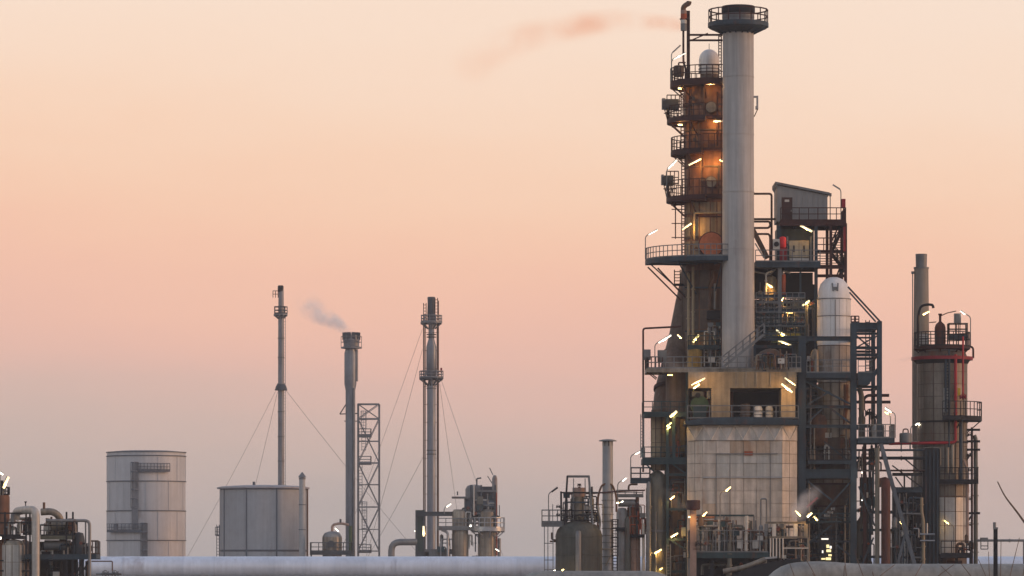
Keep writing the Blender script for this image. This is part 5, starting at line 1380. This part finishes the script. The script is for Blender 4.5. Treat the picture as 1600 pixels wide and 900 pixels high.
lamp('wide bright lamp below the lower left deck', (1046, 652.5), (1056.5, 643.5), d=-24, lit=TUBE, r=2.4)
lamp('small yellow lamp in the column gap under the lower left deck', (1041, 667), (1048.5, 661), d=-20, lit=TUBEY, r=1.5)
lamp('tiny yellow lamp, lowest of three in the gap beside the rust column', (1041.5, 671), (1047, 667.5), d=-20, lit=TUBEY, r=1.2)
pole_lamp('lamp on a thin pole at the small platform left of the main plant', 985, 748, (992, 710), (1000.5, 706), -16, TUBEW)
at(396)
pole_lamp('lamp on a pole in front of the middle of the furnace wall', 1119.5, 862, (1128, 769.5), (1136, 762.5), -110)
at(400)
lamp('lamp at the stair beside the grey green vessel', (1046, 781), (1053, 775), d=-24)
lamp('tilted lamp on the dark bracket right of the grey green vessel', (1047, 839.5), (1058.5, 833), d=-24, r=1.7)
lamp('tilted lamp low on the face of the grey green vessel', (1021.5, 865), (1033, 858.5), d=-22, r=1.7)
lamp('small orange lamp at the foot of the grey green vessel', (1030, 890), (1034.5, 887.5), d=-22, lit=TUBEY, r=1.6)
at(389)
lamp('short lamp over the rusty pipes right of the pinkish post', (1097, 806.5), (1104, 800), d=-20, r=1.3)
lamp('round bright lamp on the pinkish post below the maroon box', (1074.5, 808), (1077.5, 808), d=-20, r=1.8)
lamp('tilted lamp at the lower right corner of the furnace wall', (1241.5, 798), (1249.5, 806.5), d=-20, r=1.5)
lamp('fat lamp in the steam at the right of the furnace', (1260, 808), (1268, 801.5), d=-10, r=2.2)
lamp('small lamp right of the fat lamp by the hopper', (1271, 807), (1277, 813.5), d=-10, lit=TUBEY, r=1.7)
at(397)
pole_lamp('upper of two curved pole lamps on the platform right of the blue frame', 1397, 685, (1391, 645), (1381, 638), -20, TUBEW, 1.6)
pole_lamp('lower lamp on the shorter curved pole right of the blue frame', 1389.5, 685, (1386, 648), (1380, 644), -20, TUBEY, 1.3)
at(405)
pole_lamp('lamp on a short bent arm left of the clad column', 1422, 680, (1429, 664.5), (1439, 658.5), -10, TUBEW, 1.5)
lamp('tilted lamp in front of the slim stack', (1439, 493.5), (1449.5, 488), d=-28, r=1.5)
pole_lamp('pale lamp on a leaning pole over the top cage', 1516, 541, (1508, 492), (1500, 486), -4, TUBEW, 1.3)
pole_lamp('yellow lamp on a curved pole low in front of the clad column', 1484, 868, (1476.5, 819.5), (1468.5, 813.5), -60, TUBEY)
at(398)
lamp('small lamp behind the slanting strut', (1406, 816), (1412, 813.5), d=6, r=1.6)
lamp('white dot lamp, upper of two right of the blue column', (1345.5, 738), (1347, 738), d=-6, lit=TUBEW, r=1.6)
lamp('white dot lamp, lower of two right of the blue column', (1345.5, 781.5), (1347, 781.5), d=-6, lit=TUBEW, r=1.6)
at(391)
pole_lamp('lit lamp on a thin pole right of the short capped stack', 965, 785, (972, 752), (979, 747), -10, TUBEW)
pole_lamp('unlit dark lamp head on a pole above the railed grey platform', 857, 816, (862, 769), (871.5, 762), -10, BLACK, 1.4)
lamp('yellowish lamp on the twin vessels, left of a close pair', (963, 786), (967, 785), d=-6, r=1.5)
lamp('white lamp on the twin vessels, right of a close pair', (970, 785), (974, 783), d=-6, lit=TUBEW, r=1.3)
lamp('white lamp at the foot of the thin platform legs', (865, 891.5), (867.5, 891), d=-44, lit=TUBEW, r=1.4)
lamp('yellow lamp at the foot of the squat drum', (877, 891), (880.5, 889.5), d=-44, lit=TUBEY, r=1.4)
at(688)
lamp('upright orange tube lamp on the dark green screen', (662, 822), (662, 838), d=-4, r=1.9)
pole_lamp('lamp on a short arm left of the far process unit', 694, 803, (697.5, 792), (705, 787), -4, TUBEW, 1.6)
lamp('round white lamp on the ring deck of the far process unit', (734, 821.5), (737, 821.5), d=-18, lit=TUBEW, r=2.3)
lamp('tilted lamp at the right vessel of the far process unit', (774, 857.5), (780, 861), d=-14, lit=TUBEW, r=1.3)
lamp('tiny white lamp on the left edge of the dark green screen', (647.5, 829.5), (649, 829.5), d=-4, lit=TUBEW, r=1.6)
lamp('lamp on the pale vessel at the foot of the steaming stack', (524, 825), (529.5, 830), d=-10, lit=TUBEW, r=1.5)
at(380)
pole_lamp('tall bright lamp leaning on the red brown column at the left edge', 5, 774, (6, 763), (14, 745), -4, TUBE, 2.4)
lamp('lamp cut off by the left edge of the photograph', (-3, 736), (5.5, 741.5), [(-3, 26, 774), (-3, 26, 740), (-2, 0, 735)], -4, TUBEW, 1.8)
lamp('round white lamp on the beige drum at the left edge', (2.5, 840.5), (4, 840.5), d=-16, lit=TUBEW, r=2.4)

# ================================================================== bare twigs close to the camera
def shrub(label, Y, stems, r0):
    at(Y)
    t = thing('bare_shrub', label, 'shrub', stems[0][0][0], GR(), 'bare shrubs close to the camera')
    for s in stems:
        s = [(x, d, y) for x, d, y in s]
        G().tube(s, r0, 6, 60, r0 * .35).build('stem', TWIG, t)
at(110)
B = GR()
rr = random.Random(5)
st1 = []
for x0, x1, yt in ((1250, 1235, 880), (1290, 1256, 868), (1300, 1318, 884), (1330, 1318, 850), (1345, 1400, 882), (1360, 1362, 893), (1395, 1445, 876), (1430, 1492, 882), (1300, 1270, 896), (1380, 1340, 872)):
    m = (x0 + x1) / 2 + rr.uniform(-12, 12)
    st1.append([(x0 + (1320 - x0) * .7, 0, B), (x0, rr.uniform(-20, 20), 960), (m, rr.uniform(-20, 20), 910), (x1, rr.uniform(-20, 20), yt)])
shrub('low bare twigs spreading in front of the broad pale pipe', 110, st1, 1.5)
st2 = []
for x0, x1, yt in ((1540, 1500, 880), (1560, 1545, 862), (1575, 1592, 840), (1520, 1470, 884), (1590, 1600, 868), (1550, 1530, 874), (1565, 1562, 845)):
    m = (x0 + x1) / 2 + rr.uniform(-10, 10)
    st2.append([(x0 + (1560 - x0) * .7, 0, B), (x0, rr.uniform(-20, 20), 960), (m, rr.uniform(-20, 20), 915), (x1, rr.uniform(-20, 20), yt)])
shrub('bare thorny twigs rising around the black post at the lower right', 105, st2, 1.4)
shrub('single arching bare branch hanging in from the right edge', 100, [[(1720, 0, GR()), (1690, 0, 960), (1640, 10, 870), (1592, 20, 800), (1572, 20, 775), (1561, 20, 752)]], 2.6)

# ================================================================== steam and smoke
def plume(name, label, cat, Y, pts, w0, w1, dens, col, seed, endk=.1, aniso=.2, nscale=1.0, thr=(.38, .66)):
    at(Y)
    k = KK
    P = [W(p) for p in pts]
    g = G(); n = len(pts)
    # outer skin of the plume
    E0 = (Vector(pts[0]) - Vector(pts[1])).normalized() * w0; E1 = (Vector(pts[-1]) - Vector(pts[-2])).normalized() * w1
    V = fillet([Vector(pts[0]) + E0] + list(pts) + [Vector(pts[-1]) + E1], 1e3); m_ = len(V); R_ = 14
    vs, sd = [], Vector((0, 1, 0))
    for i in range(m_):
        t = (V[min(i + 1, m_ - 1)] - V[max(i - 1, 0)]).normalized()
        s = (sd - t * sd.dot(t)).normalized(); u = t.cross(s)
        r = (w0 + (w1 - w0) * i / (m_ - 1)) * 1.0
        vs += [V[i] + s * (r * math.cos(2 * math.pi * j / R_)) + u * (r * math.sin(2 * math.pi * j / R_)) for j in range(R_)]
    g.add(vs, [(i * R_ + j, i * R_ + (j + 1) % R_, (i + 1) * R_ + (j + 1) % R_, (i + 1) * R_ + j) for i in range(m_ - 1) for j in range(R_)] + [tuple(range(R_)), tuple((m_ - 1) * R_ + j for j in range(R_ - 1, -1, -1))])
    mt = D.materials.new(name + '_volume'); mt.use_nodes = True
    t = mt.node_tree; nn, kk = t.nodes, t.links
    nn.clear()
    o = nn.new('ShaderNodeOutputMaterial'); v = nn.new('ShaderNodeVolumePrincipled')
    v.inputs['Color'].default_value = (*col, 1); v.inputs['Anisotropy'].default_value = aniso
    kk.new(v.outputs[0], o.inputs['Volume'])
    geo = nn.new('ShaderNodeNewGeometry')
    # distance to the broken line P (in metres), as a share of the plume's growing radius
    best = None
    tot = sum((b - a).length for a, b in zip(P, P[1:])); run = 0
    for a, b in zip(P, P[1:]):
        L = (b - a).length; u = (b - a) / L
        s1 = nn.new('ShaderNodeVectorMath'); s1.operation = 'SUBTRACT'; kk.new(geo.outputs['Position'], s1.inputs[0]); s1.inputs[1].default_value = a
        d1 = nn.new('ShaderNodeVectorMath'); d1.operation = 'DOT_PRODUCT'; kk.new(s1.outputs[0], d1.inputs[0]); d1.inputs[1].default_value = u
        c1 = nn.new('ShaderNodeClamp'); kk.new(d1.outputs['Value'], c1.inputs[0]); c1.inputs[1].default_value = 0; c1.inputs[2].default_value = L
        sc = nn.new('ShaderNodeVectorMath'); sc.operation = 'SCALE'; sc.inputs[0].default_value = u; kk.new(c1.outputs[0], sc.inputs['Scale'])
        ds = nn.new('ShaderNodeVectorMath'); ds.operation = 'DISTANCE'; kk.new(s1.outputs[0], ds.inputs[0]); kk.new(sc.outputs[0], ds.inputs[1])
        rad = nn.new('ShaderNodeMapRange'); kk.new(c1.outputs[0], rad.inputs['Value'])
        rad.inputs['From Max'].default_value = L
        rad.inputs['To Min'].default_value = k * (w0 + (w1 - w0) * run / tot); rad.inputs['To Max'].default_value = k * (w0 + (w1 - w0) * (run + L) / tot)
        q = nn.new('ShaderNodeMath'); q.operation = 'DIVIDE'; kk.new(ds.outputs['Value'], q.inputs[0]); kk.new(rad.outputs[0], q.inputs[1])
        f = q.outputs[0]
        if best is not None:
            mn = nn.new('ShaderNodeMath'); mn.operation = 'MINIMUM'; kk.new(best, mn.inputs[0]); kk.new(f, mn.inputs[1]); f = mn.outputs[0]
        best = f; run += L
    e = nn.new('ShaderNodeMapRange'); e.interpolation_type = 'SMOOTHSTEP'; kk.new(best, e.inputs['Value'])
    for s_, val in (('From Min', .98), ('From Max', .12), ('To Min', 0), ('To Max', 1)): e.inputs[s_].default_value = val
    nz_ = nn.new('ShaderNodeTexNoise'); nz_.inputs['Scale'].default_value = nscale; nz_.inputs['Detail'].default_value = 4
    mpp = nn.new('ShaderNodeMapping'); mpp.inputs['Location'].default_value = (seed * 13.1, seed * 7.7, seed * 3.3); kk.new(geo.outputs['Position'], mpp.inputs[0]); kk.new(mpp.outputs[0], nz_.inputs['Vector'])
    r2 = nn.new('ShaderNodeMapRange'); kk.new(nz_.outputs['Fac'], r2.inputs['Value'])
    for s_, val in (('From Min', thr[0]), ('From Max', thr[1]), ('To Min', 0), ('To Max', 1)): r2.inputs[s_].default_value = val
    # thins out towards its far end
    A, Bv = P[0], P[-1]
    s2_ = nn.new('ShaderNodeVectorMath'); s2_.operation = 'SUBTRACT'; kk.new(geo.outputs['Position'], s2_.inputs[0]); s2_.inputs[1].default_value = A
    d2 = nn.new('ShaderNodeVectorMath'); d2.operation = 'DOT_PRODUCT'; kk.new(s2_.outputs[0], d2.inputs[0]); d2.inputs[1].default_value = (Bv - A).normalized()
    fa = nn.new('ShaderNodeMapRange'); kk.new(d2.outputs['Value'], fa.inputs['Value'])
    for s_, val in (('From Min', 0), ('From Max', (Bv - A).length * 1.02), ('To Min', dens), ('To Max', dens * endk)): fa.inputs[s_].default_value = val
    m1 = nn.new('ShaderNodeMath'); m1.operation = 'MULTIPLY'; kk.new(e.outputs[0], m1.inputs[0]); kk.new(r2.outputs[0], m1.inputs[1])
    m2 = nn.new('ShaderNodeMath'); m2.operation = 'MULTIPLY'; kk.new(m1.outputs[0], m2.inputs[0]); kk.new(fa.outputs[0], m2.inputs[1])
    kk.new(m2.outputs[0], v.inputs['Density'])
    ob = g.build(name, mt)
    tag(ob, label, cat, 'steam wisps around the plant' if name == 'steam_wisp' else None)
    return ob
plume('steam_plume', 'white steam drifting left from the crown of the grey stack', 'steam', 720, [(549, 0, 522), (528, 0, 506), (505, 0, 494), (476, 0, 472)], 8, 30, 2.0, (1.0, 1.0, 1.0), 1, endk=.02, aniso=.15, nscale=.35, thr=(.34, .64))
plume('smoke_plume', 'long faint pink brown smoke drifting left from the top vent', 'smoke', 420, [(1060, 0, 38), (960, 0, 32), (870, 0, 44), (810, 0, 62), (735, 0, 100)], 18, 44, .60, (1.0, .60, .42), 2, endk=.1, aniso=.97, nscale=.24, thr=(.3, .66))
plume('steam_wisp', 'small white steam cloud at the right lower edge of the furnace', 'steam', 392, [(1248, -20, 800), (1258, -20, 782), (1272, -20, 770)], 20, 16, 1.3, (1, 1, 1), 3, endk=.3, nscale=.6, thr=(.3, .6))
plume('steam_wisp', 'thin steam streak drifting left from the red ring of the clad column', 'steam', 404, [(1430, 0, 558), (1406, 0, 563), (1380, 0, 568)], 4.5, 6, .7, (.9, .92, .98), 4, nscale=.8)
plume('steam_wisp', 'faint steam over the concrete coloured deck left of the portal', 'steam', 392, [(1096, -30, 590), (1075, -30, 576), (1050, -30, 572), (1030, -30, 560)], 14, 12, .4, (.85, .85, .85), 5, nscale=.5)
plume('steam_wisp', 'grey steam drifting over the grey green vessel beside the maroon box', 'steam', 390, [(1078, -26, 790), (1058, -26, 788), (1040, -26, 772)], 9, 16, .7, (.75, .74, .70), 6, nscale=.7)

# ================================================================== haze
HAZE = 0.00014
hm = D.materials.new('haze_air'); hm.use_nodes = True
n_ = hm.node_tree.nodes; n_.clear()
o_ = n_.new('ShaderNodeOutputMaterial'); v_ = n_.new('ShaderNodeVolumePrincipled')
v_.inputs['Color'].default_value = (.93, .93, .96, 1); v_.inputs['Density'].default_value = HAZE; v_.inputs['Anisotropy'].default_value = 0.0
hm.node_tree.links.new(v_.outputs[0], o_.inputs['Volume'])
HX0, HX1, HY0, HY1, HZ0, HZ1 = -3100, 3100, -300, 3700, -1.2, 75
hv = [(x, y, z) for x in (HX0, HX1) for y in (HY0, HY1) for z in (HZ0, HZ1)]
hme = D.meshes.new('haze'); hme.from_pydata(hv, [], [(0, 1, 3, 2), (4, 6, 7, 5), (0, 4, 5, 1), (2, 3, 7, 6), (0, 2, 6, 4), (1, 5, 7, 3)])
hme.materials.append(hm)
haze = D.objects.new('haze', hme); COL.objects.link(haze); haze['kind'] = 'stuff'
